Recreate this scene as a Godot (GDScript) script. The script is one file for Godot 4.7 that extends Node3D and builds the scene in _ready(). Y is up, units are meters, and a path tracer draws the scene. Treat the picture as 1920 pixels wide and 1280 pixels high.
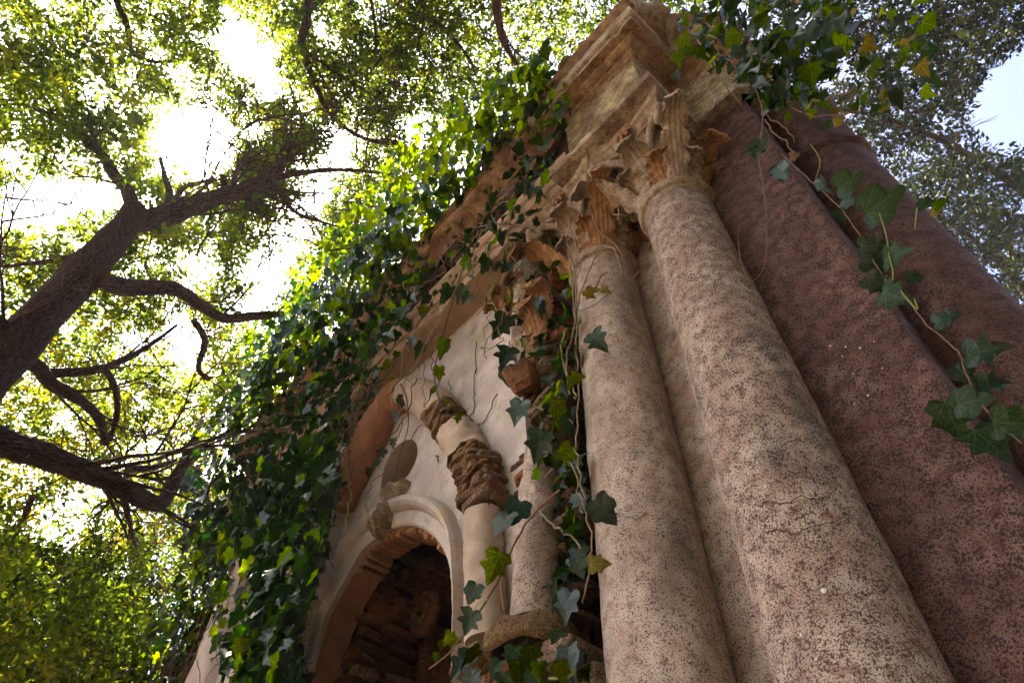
extends Node3D
# A ruined garden portico under holm oaks. Metres, y up; the facade faces +z, the camera stands close to its right end.

const F := 1231.2
const EYE := Vector3(0, 1.5, 0)
const CR := Vector3(0.653944, 0.016797, -0.756356)
const CD := Vector3(-0.575183, -0.638399, -0.51148)
const CF := Vector3(-0.491448, 0.769523, -0.407816)

var rng := RandomNumberGenerator.new()
var wob := FastNoiseLite.new()
var M := {}
var leaf_meshes: Array[ArrayMesh] = []
var stone_meshes: Array[ArrayMesh] = []
var brick_meshes: Array[ArrayMesh] = []
var spray_meshes: Array[ArrayMesh] = []
var taken := {}

# ---------------------------------------------------------------- measuring: a direction, and where it meets a plane of the building
func ray(u: float, v: float) -> Vector3:
	return CF + CR * ((u - 960.0) / F) + CD * ((v - 640.0) / F)
func on_z(u: float, v: float, z: float) -> Vector3:
	var r := ray(u, v)
	return EYE + r * (z / r.z)
func along(u: float, v: float, d: float) -> Vector3:
	return EYE + ray(u, v).normalized() * d
func pts_on_z(a: Array, z: float) -> PackedVector3Array:
	var o := PackedVector3Array()
	for i in range(0, a.size(), 2):
		o.append(on_z(a[i], a[i + 1], z))
	return o

func rf(a: float, b: float) -> float:
	return rng.randf_range(a, b)
func lin(r: float, g: float, b: float) -> Color:
	return Color(r, g, b).linear_to_srgb()

# ---------------------------------------------------------------- mesh building
class MB:
	var v := PackedVector3Array()
	var n := PackedVector3Array()
	var t := PackedVector2Array()
	var c := PackedColorArray()
	var k := PackedInt32Array()
	var colored := false
	# rows of equal length joined by quads with smooth normals; wrap: the last column meets the first again (both are given)
	func grid(rows: Array, uvs: Array = [], wrap := false, flip := false, cols: Array = []) -> void:
		var base := v.size()
		var h := rows.size()
		var w: int = rows[0].size()
		var nn := PackedVector3Array()
		nn.resize(h * w)
		var idx := PackedInt32Array()
		for r in h - 1:
			var ra: PackedVector3Array = rows[r]
			var rb: PackedVector3Array = rows[r + 1]
			for q in w - 1:
				var a := r * w + q
				var f1: Vector3
				var f2: Vector3
				if flip:
					idx.append_array([base + a, base + a + w + 1, base + a + 1, base + a, base + a + w, base + a + w + 1])
					f1 = (ra[q + 1] - ra[q]).cross(rb[q + 1] - ra[q])
					f2 = (rb[q + 1] - ra[q]).cross(rb[q] - ra[q])
				else:
					idx.append_array([base + a, base + a + 1, base + a + w + 1, base + a, base + a + w + 1, base + a + w])
					f1 = (rb[q + 1] - ra[q]).cross(ra[q + 1] - ra[q])
					f2 = (rb[q] - ra[q]).cross(rb[q + 1] - ra[q])
				nn[a] += f1 + f2
				nn[a + 1] += f1
				nn[a + w] += f2
				nn[a + w + 1] += f1 + f2
		for r in h:
			if wrap:
				var s := nn[r * w] + nn[r * w + w - 1]
				nn[r * w] = s
				nn[r * w + w - 1] = s
			for q in w:
				var e := nn[r * w + q]
				n.append(e.normalized() if e.length_squared() > 1e-20 else Vector3.UP)
				t.append(uvs[r][q] if uvs.size() else Vector2(rows[r][q].x, rows[r][q].y))
				c.append(cols[r][q] if cols.size() else Color.WHITE)
			v.append_array(rows[r])
		if cols.size():
			colored = true
		k.append_array(idx)
	func tri(a: Vector3, b: Vector3, d: Vector3, col := Color.WHITE, ua := Vector2.ZERO, ub := Vector2.ZERO, ud := Vector2.ZERO) -> void:
		var s := v.size()
		var e := (d - a).cross(b - a).normalized()
		v.append_array([a, b, d])
		n.append_array([e, e, e])
		t.append_array([ua, ub, ud])
		c.append_array([col, col, col])
		k.append_array([s, s + 1, s + 2])
	func quad(a: Vector3, b: Vector3, d: Vector3, e: Vector3) -> void:
		tri(a, b, d)
		tri(a, d, e)
	func mesh(material: Material = null) -> ArrayMesh:
		var a := []
		a.resize(Mesh.ARRAY_MAX)
		a[Mesh.ARRAY_VERTEX] = v
		a[Mesh.ARRAY_NORMAL] = n
		a[Mesh.ARRAY_TEX_UV] = t
		if colored:
			a[Mesh.ARRAY_COLOR] = c
		a[Mesh.ARRAY_INDEX] = k
		var m := ArrayMesh.new()
		m.add_surface_from_arrays(Mesh.PRIMITIVE_TRIANGLES, a)
		if material:
			m.surface_set_material(0, material)
		return m

func numbered(called: String) -> String:
	if not taken.has(called):
		taken[called] = 0
		return called
	taken[called] += 1
	return "%s_%03d" % [called, taken[called]]

func thing(called: String, label: String, category: String, at: Vector3, group := "") -> Node3D:
	var o := Node3D.new()
	o.name = numbered(called)
	o.position = at
	add_child(o, true)
	tag(o, label, category, group)
	return o
func tag(o: Node, label: String, category: String, group := "") -> void:
	o.set_meta("label", label)
	o.set_meta("category", category)
	if group:
		o.set_meta("group", group)

# names among the children of one node
func child_name(parent: Node, called: String) -> String:
	var key := "n_" + called
	var at: int = parent.get_meta(key) if parent.has_meta(key) else -1
	parent.set_meta(key, at + 1)
	return called if at < 0 else "%s_%03d" % [called, at + 1]

# a part whose shape is given in world axes: set back by where its parent stands
func part(parent: Node3D, called: String, mesh: Mesh, material: Material = null, local := false) -> MeshInstance3D:
	var o := MeshInstance3D.new()
	o.mesh = mesh
	if material:
		o.material_override = null
		o.set_surface_override_material(0, material)
	if parent == self:
		o.name = numbered(called)
		add_child(o, true)
		return o
	o.name = child_name(parent, called)
	parent.add_child(o, true)
	if not local:
		o.position = -origin_of(parent)
	return o
func origin_of(n: Node3D) -> Vector3:
	var p := Vector3.ZERO
	var q: Node = n
	while q is Node3D and q != self:
		p += q.position
		q = q.get_parent()
	return p
# a part placed by a transform in world axes (parents are only moved, never turned)
func placed(parent: Node3D, called: String, mesh: Mesh, material: Material, x: Transform3D) -> MeshInstance3D:
	var o := part(parent, called, mesh, material, true)
	x.origin -= origin_of(parent)
	o.transform = x
	return o
func stuff(parent: Node3D, called: String, mesh: Mesh, where: Array, cols: PackedColorArray) -> MultiMeshInstance3D:
	var mm := MultiMesh.new()
	mm.transform_format = MultiMesh.TRANSFORM_3D
	mm.use_colors = true
	mm.mesh = mesh
	mm.instance_count = where.size()
	var shift := origin_of(parent)
	for i in where.size():
		var x: Transform3D = where[i]
		x.origin -= shift
		mm.set_instance_transform(i, x)
		mm.set_instance_color(i, cols[i])
	var o := MultiMeshInstance3D.new()
	o.multimesh = mm
	o.name = child_name(parent, called)
	o.set_meta("kind", "stuff")
	parent.add_child(o, true)
	return o

func spline(p: PackedVector3Array, per: int) -> PackedVector3Array:
	var o := PackedVector3Array()
	for i in p.size() - 1:
		var a := p[maxi(i - 1, 0)]
		var d := p[mini(i + 2, p.size() - 1)]
		for j in per:
			o.append(p[i].cubic_interpolate(p[i + 1], a, d, float(j) / per))
	o.append(p[p.size() - 1])
	return o
func resample(p: PackedVector3Array, count: int) -> PackedVector3Array:
	var l := PackedFloat32Array([0.0])
	for i in range(1, p.size()):
		l.append(l[i - 1] + p[i].distance_to(p[i - 1]))
	var o := PackedVector3Array()
	var s := 0
	for i in count:
		var want := l[l.size() - 1] * i / (count - 1)
		while s < p.size() - 2 and l[s + 1] < want:
			s += 1
		o.append(p[s].lerp(p[s + 1], clampf((want - l[s]) / maxf(l[s + 1] - l[s], 1e-9), 0, 1)))
	return o

# a round bar along a path; rough moves its skin in and out by noise
func tube(b: MB, path: PackedVector3Array, r0: float, r1: float, sides := 8, rough := 0.0, freq := 6.0, mid := -1.0, uvs := 1.0) -> void:
	var rows := []
	var uv := []
	var up := Vector3.UP
	var dir := (path[1] - path[0]).normalized()
	if absf(dir.dot(up)) > 0.9:
		up = Vector3.RIGHT
	var side := dir.cross(up).normalized()
	var run := 0.0
	for i in path.size():
		if i > 0:
			run += path[i].distance_to(path[i - 1])
			dir = (path[mini(i + 1, path.size() - 1)] - path[i - 1]).normalized()
		side = (side - dir * side.dot(dir)).normalized()
		var other := dir.cross(side)
		var f := float(i) / (path.size() - 1)
		var r := lerpf(r0, r1, f)
		if mid > 0:
			r = lerpf(lerpf(r0, mid, f), lerpf(mid, r1, f), f)
		var row := PackedVector3Array()
		var urow := PackedVector2Array()
		for q in sides + 1:
			var a := TAU * (q % sides) / sides
			var e := side * cos(a) + other * sin(a)
			var p := path[i] + e * r
			if rough > 0:
				p += e * wob.get_noise_3dv(p * freq) * rough
			row.append(p)
			urow.append(Vector2(TAU * r0 * q / sides, run) * uvs)
		rows.append(row)
		uv.append(urow)
	b.grid(rows, uv, true)
	# closed ends
	for e in [0, path.size() - 1]:
		var row: PackedVector3Array = rows[e]
		for q in sides:
			if e == 0:
				b.tri(path[e], row[q], row[q + 1])
			else:
				b.tri(path[e], row[q + 1], row[q])

func box(b: MB, lo: Vector3, hi: Vector3) -> void:
	var p: Array[Vector3] = []
	for i in 8:
		p.append(Vector3(hi.x if i & 1 else lo.x, hi.y if i & 2 else lo.y, hi.z if i & 4 else lo.z))
	for f in [[0, 2, 3, 1], [4, 5, 7, 6], [0, 1, 5, 4], [2, 6, 7, 3], [0, 4, 6, 2], [1, 3, 7, 5]]:
		b.quad(p[f[0]], p[f[1]], p[f[2]], p[f[3]])

# a unit block with broken, bevelled edges (44 triangles)
func rough_block(jit: float, bev: float) -> ArrayMesh:
	var b := MB.new()
	var p := {}
	for i in 8:
		var s := Vector3(1 if i & 1 else -1, 1 if i & 2 else -1, 1 if i & 4 else -1)
		var off := Vector3(rf(-1, 1), rf(-1, 1), rf(-1, 1)) * jit
		for ax in 3:
			var q := s * 0.5
			for o in 3:
				if o != ax:
					q[o] -= s[o] * bev * rf(0.6, 1.5)
			p[[i, ax]] = q + off
	for ax in 3:
		var u := (ax + 1) % 3
		var w := (ax + 2) % 3
		for sgn in [0, 1]:
			var ids: Array[int] = []
			for st in [[0, 0], [1, 0], [1, 1], [0, 1]]:
				ids.append((sgn << ax) | (st[0] << u) | (st[1] << w))
			if sgn == 1:
				ids.reverse()
			b.quad(p[[ids[0], ax]], p[[ids[1], ax]], p[[ids[2], ax]], p[[ids[3], ax]])
	for ax in 3:
		var u := (ax + 1) % 3
		var w := (ax + 2) % 3
		for su in [0, 1]:
			for sw in [0, 1]:
				var i0: int = (su << u) | (sw << w)
				var i1: int = i0 | (1 << ax)
				if su == sw:
					b.quad(p[[i0, u]], p[[i0, w]], p[[i1, w]], p[[i1, u]])
				else:
					b.quad(p[[i0, w]], p[[i0, u]], p[[i1, u]], p[[i1, w]])
	for i in 8:
		var neg := (1 if i & 1 else 0) + (1 if i & 2 else 0) + (1 if i & 4 else 0)
		if neg % 2 == 0:
			b.tri(p[[i, 0]], p[[i, 2]], p[[i, 1]])
		else:
			b.tri(p[[i, 0]], p[[i, 1]], p[[i, 2]])
	return b.mesh()

# ---------------------------------------------------------------- textures
func seamless(w: int, h: int, freq: float, kind: int, oct: int, sd: int) -> PackedByteArray:
	var f := FastNoiseLite.new()
	f.seed = sd
	f.noise_type = kind
	f.frequency = freq
	f.fractal_octaves = oct
	f.fractal_type = FastNoiseLite.FRACTAL_FBM if oct > 1 else FastNoiseLite.FRACTAL_NONE
	var im := f.get_seamless_image(w, h)
	im.convert(Image.FORMAT_L8)
	return im.get_data()

# weathered plaster: mottled ground, grain, dark lichen flecks that gather in drifts, a few pale ones; returns [colour, height]
func plaster(size: int, sd: int, base: Vector3, pale: Vector3, dark: Vector3, flecks: float, grain: float, warm: Vector3, warm_share: float) -> Array:
	var S := FastNoiseLite.TYPE_SIMPLEX_SMOOTH
	var n1 := seamless(size, size, 0.006 * 1024.0 / size, S, 5, sd)
	var n2 := seamless(size, size, 0.25, S, 2, sd + 1)
	var n3 := seamless(size, size, 0.022 * 1024.0 / size, S, 4, sd + 2)
	var n4 := seamless(size, size, 0.35, S, 2, sd + 3)
	var n5 := seamless(size, size, 0.12, S, 2, sd + 4)
	var rgb := PackedByteArray()
	rgb.resize(size * size * 3)
	var hgt := PackedByteArray()
	hgt.resize(size * size)
	var lut := PackedByteArray()
	lut.resize(1025)
	for i in 1025:
		var l := i / 1024.0
		lut[i] = int(clampf((1.055 * pow(l, 1.0 / 2.4) - 0.055 if l > 0.0031 else l * 12.92), 0, 1) * 255.0)
	for i in size * size:
		var a := n1[i] * 0.0039
		var cl := clampf((n3[i] * 0.0039 - 0.5) * 1.7 + 0.5, 0, 1)
		var g := n4[i] * 0.0039
		var s2 := n2[i] * 0.0039
		var s5 := n5[i] * 0.0039
		var k := clampf((a - 0.3) * 2.5, 0, 1)
		var w := clampf((n3[size * size - 1 - i] * 0.0039 - (1.0 - warm_share)) * 5.0, 0, 1)
		var x := lerpf(base.x, pale.x, k)
		var y := lerpf(base.y, pale.y, k)
		var z := lerpf(base.z, pale.z, k)
		x = lerpf(x, warm.x, w)
		y = lerpf(y, warm.y, w)
		z = lerpf(z, warm.z, w)
		var th := 0.80 - flecks * (0.26 + 0.38 * cl)
		var d := clampf((s2 - th) * 14.0, 0, 1)
		d = maxf(d, clampf((s5 - th - 0.035) * 11.0, 0, 1))
		d = maxf(d, clampf((g - th - 0.06) * 5.0, 0, 1) * 0.8)
		x = lerpf(x, dark.x, d)
		y = lerpf(y, dark.y, d)
		z = lerpf(z, dark.z, d)
		var m := 1.0 + (g - 0.5) * grain
		if s2 < 0.17 and cl < 0.62:
			m *= 1.45
		rgb[i * 3] = lut[mini(int(x * m * 1024.0), 1024)]
		rgb[i * 3 + 1] = lut[mini(int(y * m * 1024.0), 1024)]
		rgb[i * 3 + 2] = lut[mini(int(z * m * 1024.0), 1024)]
		hgt[i] = int(clampf(a * 0.3 + g * 0.25 + s2 * 0.25 - d * 0.14 + 0.15, 0, 1) * 255.0)
	return [ImageTexture.create_from_image(Image.create_from_data(size, size, false, Image.FORMAT_RGB8, rgb)), ImageTexture.create_from_image(Image.create_from_data(size, size, false, Image.FORMAT_L8, hgt))]

func surface(tex: Array, relief: float, rough := 0.92, tri := true, per_metre := 0.8, tint := Color.WHITE, vc := false) -> StandardMaterial3D:
	var m := StandardMaterial3D.new()
	m.albedo_texture = tex[0]
	m.albedo_color = tint
	m.roughness = rough
	m.metallic_specular = 0.3
	m.uv1_triplanar = tri
	m.uv1_world_triplanar = tri
	m.uv1_scale = Vector3.ONE * per_metre
	m.heightmap_enabled = true
	m.heightmap_texture = tex[1]
	m.heightmap_scale = relief
	m.vertex_color_use_as_albedo = vc
	return m

func leaf_texture() -> ImageTexture:
	# pale veins from the stalk to the tips of the five lobes, on a mottled blade
	var sz := 128
	var im := Image.create_empty(sz, sz, false, Image.FORMAT_RGB8)
	var tips := [Vector2(0, 1.02), Vector2(0.46, 0.56), Vector2(-0.46, 0.56), Vector2(0.5, 0.13), Vector2(-0.5, 0.13)]
	for y in sz:
		for x in sz:
			var p := Vector2((x + 0.5) / sz * 1.2 - 0.6, (y + 0.5) / sz * 1.3 - 0.15)
			var d := 1.0
			for e: Vector2 in tips:
				var h := clampf(p.dot(e) / e.length_squared(), 0, 1)
				d = minf(d, p.distance_to(e * h) / (1.15 - 0.7 * h))
				for s in [0.35, 0.6]:
					var a: Vector2 = e * s
					for q in [0.7, -0.7]:
						var w: Vector2 = e.rotated(q) * 0.32
						var g := clampf((p - a).dot(w) / w.length_squared(), 0, 1)
						d = minf(d, (p - a).distance_to(w * g) * 2.2)
			var v := 1.0 - smoothstep(0.004, 0.022, d)
			var mott := 0.6 + 0.16 * wob.get_noise_2d(p.x * 60, p.y * 60)
			im.set_pixel(x, y, Color(mott, mott, mott).lerp(Color(1.0, 1.0, 0.96), v * 0.95))
	return ImageTexture.create_from_image(im)

func leaf_material(col: Color, back: Color, rough: float, tex: Texture2D = null, vc := false) -> StandardMaterial3D:
	var m := StandardMaterial3D.new()
	m.albedo_color = col
	m.albedo_texture = tex
	m.roughness = rough
	m.metallic_specular = 0.4
	m.backlight_enabled = true
	m.backlight = back
	m.vertex_color_use_as_albedo = vc
	return m

func bark_texture() -> Array:
	var S := FastNoiseLite.TYPE_SIMPLEX_SMOOTH
	var w := 512
	var a := seamless(w, w, 0.03, S, 4, 91)
	var g := seamless(w, w, 0.12, S, 3, 92)
	var rgb := PackedByteArray()
	rgb.resize(w * w * 3)
	var hgt := PackedByteArray()
	hgt.resize(w * w)
	for y in w:
		for x in w:
			# stretched along the stem
			var r := absf(a[(y / 4) * w + x] * 0.00784 - 1.0)
			var f := clampf(r * 2.2, 0, 1)
			var k := 0.6 + 0.4 * g[y * w + x] * 0.0039
			var i := y * w + x
			rgb[i * 3] = int(lerpf(40, 112, f) * k)
			rgb[i * 3 + 1] = int(lerpf(30, 92, f) * k)
			rgb[i * 3 + 2] = int(lerpf(25, 78, f) * k)
			hgt[i] = int(f * 190 + k * 60)
	return [ImageTexture.create_from_image(Image.create_from_data(w, w, false, Image.FORMAT_RGB8, rgb)), ImageTexture.create_from_image(Image.create_from_data(w, w, false, Image.FORMAT_L8, hgt))]

func make_materials() -> void:
	var col := plaster(1024, 11, Vector3(0.35, 0.25, 0.195), Vector3(0.47, 0.37, 0.30), Vector3(0.085, 0.05, 0.04), 0.5, 0.8, Vector3(0.30, 0.19, 0.145), 0.42)
	var colp := plaster(1024, 17, Vector3(0.37, 0.275, 0.22), Vector3(0.49, 0.39, 0.32), Vector3(0.10, 0.06, 0.045), 0.36, 0.6, Vector3(0.33, 0.215, 0.155), 0.4)
	M.column_pale = surface(colp, 0.35, 0.9, false, 0.85, Color.WHITE, true)
	var pier := plaster(1024, 23, Vector3(0.22, 0.138, 0.115), Vector3(0.32, 0.21, 0.18), Vector3(0.065, 0.036, 0.032), 0.52, 0.7, Vector3(0.22, 0.12, 0.1), 0.5)
	var wall := plaster(1024, 37, Vector3(0.42, 0.335, 0.30), Vector3(0.54, 0.45, 0.41), Vector3(0.2, 0.15, 0.13), 0.13, 0.2, Vector3(0.40, 0.35, 0.24), 0.36)
	var corn := plaster(1024, 53, Vector3(0.25, 0.165, 0.12), Vector3(0.56, 0.46, 0.34), Vector3(0.07, 0.045, 0.035), 0.46, 0.5, Vector3(0.46, 0.37, 0.2), 0.36)
	var rub := plaster(512, 71, Vector3(0.19, 0.12, 0.08), Vector3(0.34, 0.235, 0.155), Vector3(0.05, 0.035, 0.028), 0.5, 0.8, Vector3(0.30, 0.15, 0.08), 0.45)
	var carv := plaster(1024, 61, Vector3(0.34, 0.245, 0.17), Vector3(0.58, 0.48, 0.37), Vector3(0.08, 0.045, 0.03), 0.46, 0.5, Vector3(0.40, 0.2, 0.09), 0.38)
	M.column = surface(col, 0.35, 0.9, false, 0.85, Color.WHITE, true)
	M.pier = surface(pier, 0.5, 0.92, true, 0.8, Color(0.74, 0.7, 0.7))
	M.wall = surface(wall, 0.3, 0.9, true, 0.7, Color.WHITE, true)
	M.cornice = surface(corn, 0.8, 0.93, true, 0.9)
	M.carving = surface(carv, 0.6, 0.9, true, 2.6)
	M.carving_grey = surface(corn, 0.7, 0.9, true, 1.6, Color(0.98, 0.94, 0.9))
	M.carving_orange = surface(carv, 0.6, 0.9, true, 3.4, Color(1.0, 0.85, 0.7))
	M.rubble = surface(rub, 1.2, 0.95, true, 1.5)
	M.rubble_dark = surface(rub, 1.2, 0.95, true, 1.3, Color(0.62, 0.56, 0.52))
	var brk := plaster(512, 97, Vector3(0.40, 0.17, 0.085), Vector3(0.50, 0.27, 0.16), Vector3(0.14, 0.06, 0.04), 0.4, 0.7, Vector3(0.36, 0.2, 0.12), 0.4)
	M.brick = surface(brk, 0.9, 0.93, true, 1.7)
	M.terracotta = surface(rub, 0.9, 0.93, true, 1.7, Color(1.0, 0.76, 0.6))
	M.terracotta_pale = surface(rub, 0.9, 0.93, true, 1.1, Color(1.0, 0.87, 0.75))
	M.torus_red = surface(wall, 0.5, 0.9, true, 1.3, Color(0.86, 0.66, 0.52))
	M.torus_cream = surface(wall, 0.5, 0.9, true, 1.3, Color(0.92, 0.88, 0.81))
	M.moss = surface(rub, 1.4, 0.96, true, 1.6, Color(0.95, 0.93, 0.8))
	M.frieze = surface(corn, 0.6, 0.93, true, 0.8, Color(1.0, 0.99, 0.9))
	M.mould = surface(corn, 0.6, 0.93, true, 1.1, Color(0.86, 0.76, 0.66))
	M.fascia = surface(wall, 0.5, 0.92, true, 0.9, Color(0.88, 0.8, 0.7))
	M.inside = surface(rub, 0.5, 0.95, true, 1.4, Color(0.95, 0.8, 0.7))
	var bk := bark_texture()
	M.bark = surface(bk, 0.7, 0.95, false, 2.2, Color(0.95, 0.85, 0.82))
	M.stem = surface(bk, 0.1, 0.8, false, 6.0, Color(1.0, 0.85, 0.68))
	M.stem.albedo_texture = null
	M.stem.albedo_color = lin(0.16, 0.09, 0.05)
	M.stem_pale = M.stem.duplicate()
	M.stem_pale.albedo_color = lin(0.23, 0.165, 0.11)
	M.stem_dark = M.stem.duplicate()
	M.stem_dark.albedo_color = lin(0.06, 0.04, 0.03)
	M.stem_green = M.stem.duplicate()
	M.stem_green.albedo_color = lin(0.2, 0.22, 0.07)
	M.lichen = M.stem.duplicate()
	M.lichen.albedo_color = lin(0.62, 0.58, 0.52)
	var lt := leaf_texture()
	M.ivy = [
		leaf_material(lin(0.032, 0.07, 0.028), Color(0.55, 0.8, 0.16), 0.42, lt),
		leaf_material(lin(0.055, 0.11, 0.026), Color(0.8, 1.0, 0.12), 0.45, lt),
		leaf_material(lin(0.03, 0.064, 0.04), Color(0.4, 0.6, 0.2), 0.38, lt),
		leaf_material(lin(0.2, 0.26, 0.022), Color(1.25, 1.4, 0.1), 0.5, lt),  # young leaf green, brightened to carry sunlight on the rim
		leaf_material(lin(0.42, 0.47, 0.03), Color(1.4, 1.5, 0.06), 0.55, lt),  # youngest lime leaf, its colour also raised for the sunlit rim
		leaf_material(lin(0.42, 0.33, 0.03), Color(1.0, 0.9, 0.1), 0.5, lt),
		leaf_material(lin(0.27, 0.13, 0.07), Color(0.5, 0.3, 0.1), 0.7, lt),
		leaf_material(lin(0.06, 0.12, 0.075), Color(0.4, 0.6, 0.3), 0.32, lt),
	]
	M.oak_shaded = leaf_material(Color.WHITE, Color(0.3, 0.36, 0.1), 0.6, null, true)  # second copy of the oak leaf, dimmed to stand for crown shade
	M.oak_shaded.metallic_specular = 0.15
	M.oak = leaf_material(Color.WHITE, Color(1.45, 1.5, 0.75), 0.42, null, true)
	var soil := plaster(512, 83, Vector3(0.12, 0.085, 0.055), Vector3(0.2, 0.15, 0.09), Vector3(0.05, 0.035, 0.02), 0.5, 0.9, Vector3(0.16, 0.13, 0.05), 0.5)
	M.soil = surface(soil, 3.0, 0.97, true, 0.7)

# ---------------------------------------------------------------- leaves
func make_leaf_meshes() -> void:
	var outline := [Vector2(0, 0), Vector2(0.13, -0.11), Vector2(0.3, -0.12), Vector2(0.44, -0.02), Vector2(0.5, 0.13), Vector2(0.43, 0.24), Vector2(0.38, 0.33), Vector2(0.47, 0.44), Vector2(0.5, 0.57), Vector2(0.38, 0.6), Vector2(0.27, 0.64), Vector2(0.19, 0.78), Vector2(0.08, 0.96), Vector2(0, 1.05)]
	for kind in 5:
		var b := MB.new()
		var narrow: float = [1.0, 0.86, 1.1, 0.75, 0.95][kind]
		var lobe: float = [1.0, 1.12, 0.86, 0.8, 1.2][kind]
		var droop: float = [0.22, 0.32, 0.12, 0.4, 0.26][kind]
		var fold: float = [0.25, 0.4, 0.12, 0.45, 0.3][kind]
		for s in [1.0, -1.0]:
			var poly: Array[Vector2] = []
			for q: Vector2 in outline:
				var e := q
				if q == outline[4] or q == outline[8]:
					e = Vector2(q.x * lobe, q.y)
				if q == outline[6]:
					e = Vector2(q.x / lobe, q.y)
				if q.x > 0:
					e += Vector2(rf(-0.025, 0.025), rf(-0.03, 0.03))
				poly.append(Vector2(e.x * s * narrow, e.y))
			var mid: Array[Vector2] = [Vector2(0, 0.02), Vector2(0, 0.3), Vector2(0, 0.6)]
			var faces := [[0, 1, -2], [1, 2, -2], [2, 3, -2], [3, 4, -2], [4, 5, -2], [5, 6, -2], [6, 7, -3], [7, 8, -3], [8, 9, -3], [9, 10, -3], [10, 11, -3], [11, 12, -3], [12, 13, -3], [-2, 6, -3], [0, -2, -1]]
			for f: Array in faces:
				var p: Array[Vector2] = []
				for i: int in f:
					p.append(poly[i] if i >= 0 else mid[-1 - i])
				if s < 0:
					p.reverse()
				var w: Array[Vector3] = []
				var u: Array[Vector2] = []
				for q in p:
					var z := fold * absf(q.x) * (0.6 + q.y * 0.3) - droop * q.y * q.y + 0.035 * sin(q.x * 9.0 + q.y * 5.0 + kind * 2.0)
					w.append(Vector3(q.x, q.y, z))
					u.append(Vector2((q.x + 0.6) / 1.2, (q.y + 0.15) / 1.3))
				b.tri(w[0], w[2], w[1], Color.WHITE, u[0], u[2], u[1])
		var sum := {}
		for i in b.v.size():
			var key := Vector3i(b.v[i] * 1000.0)
			sum[key] = (sum[key] if sum.has(key) else Vector3.ZERO) + b.n[i]
		for i in b.v.size():
			b.n[i] = (b.n[i] * 0.5 + (sum[Vector3i(b.v[i] * 1000.0)] as Vector3).normalized()).normalized()
		# the stalk, bent back behind the blade
		var pet := PackedVector3Array([Vector3(0, 0.02, 0.0), Vector3(0.02, -0.25, -0.05), Vector3(0.0, -0.4, -0.2)])
		tube(b, pet, 0.012, 0.016, 3)
		leaf_meshes.append(b.mesh())
	# a spray of small oak leaves round a twig, in unit size
	for kind in 3:
		var b := MB.new()
		tube(b, PackedVector3Array([Vector3(0, -0.5, 0), Vector3(0.03, 0, 0.04), Vector3(-0.02, 0.5, 0)]), 0.012, 0.006, 3)
		for i in 22:
			var y := rf(-0.42, 0.55)
			var out := Vector3(rf(-1, 1), rf(-0.4, 0.9), rf(-1, 1)).normalized()
			var root := Vector3(0.0, y, 0.0) + out * rf(0.02, 0.28)
			var side := out.cross(Vector3(rf(-1, 1), rf(0, 1.5), rf(-1, 1))).normalized()
			var nrm := side.cross(out)
			var l := rf(0.2, 0.34)
			var w := l * rf(0.22, 0.34)
			var tip := root + out * l - nrm * l * 0.15
			var m := root + out * l * 0.45 - nrm * w * 0.35
			var sh := rf(0.75, 1.2)
			var col := Color(sh, sh, sh)
			b.tri(root, m + side * w + nrm * w * 0.3, m, col)
			b.tri(m, m + side * w + nrm * w * 0.3, tip, col)
			b.tri(root, m, m - side * w + nrm * w * 0.3, col)
			b.tri(m, tip, m - side * w + nrm * w * 0.3, col)
		b.colored = true
		spray_meshes.append(b.mesh(M.oak))

# a leaf standing at p, blade facing nrm, tip towards tip
func leaf_at(p: Vector3, nrm: Vector3, tip: Vector3, size: float) -> Transform3D:
	var z := nrm.normalized()
	var y := (tip - z * tip.dot(z)).normalized()
	var x := y.cross(z)
	return Transform3D(Basis(x * size, y * size, z * size), p)

func ivy_leaf(parent: Node3D, p: Vector3, size: float, kind: int, shape := -1, face := Vector3.ZERO, tip := Vector3.ZERO) -> void:
	var n := face if face != Vector3.ZERO else Vector3(rf(-0.9, 0.5), rf(-0.25, 1.0), rf(0.2, 1.1))
	var t := tip if tip != Vector3.ZERO else Vector3(rf(-0.8, 0.8), -1.0, rf(-0.2, 0.5))
	placed(parent, "leaf", leaf_meshes[shape if shape >= 0 else rng.randi() % 5], M.ivy[kind], leaf_at(p, n, t, size))

# many leaves: the ones that show largest become parts, the rest of each look one mass
func ivy_mass(parent: Node3D, spots: Array, most: int) -> void:
	spots.sort_custom(func(a, b): return a[1] / EYE.distance_to(a[0].origin) > b[1] / EYE.distance_to(b[0].origin))
	var rest := {}
	for i in spots.size():
		var s: Array = spots[i]
		if i < most:
			placed(parent, "leaf", leaf_meshes[s[3]], M.ivy[s[2]], s[0])
		else:
			var key: int = s[2] * 8 + s[3]
			if not rest.has(key):
				rest[key] = []
			rest[key].append(s[0])
	for key: int in rest:
		var me: ArrayMesh = leaf_meshes[key % 8].duplicate()
		me.surface_set_material(0, M.ivy[key / 8])
		var cols := PackedColorArray()
		cols.resize(rest[key].size())
		cols.fill(Color.WHITE)
		stuff(parent, "foliage", me, rest[key], cols)

func inside(poly: PackedVector2Array, p: Vector2) -> bool:
	return Geometry2D.is_point_in_polygon(p, poly)
func poly2(a: Array) -> PackedVector2Array:
	var o := PackedVector2Array()
	for i in range(0, a.size(), 2):
		o.append(Vector2(a[i], a[i + 1]))
	return o
# ---------------------------------------------------------------- the portico
const Y0 := 1.5          # heights below are measured from the eye; the ground is at 0
const ZC := -1.28        # the row of the column axes
const ZW := -1.2         # the face of the arch wall
const ZP := -1.34        # the face of the end pier
const TOP := 4.282       # underside of the architrave

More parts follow.
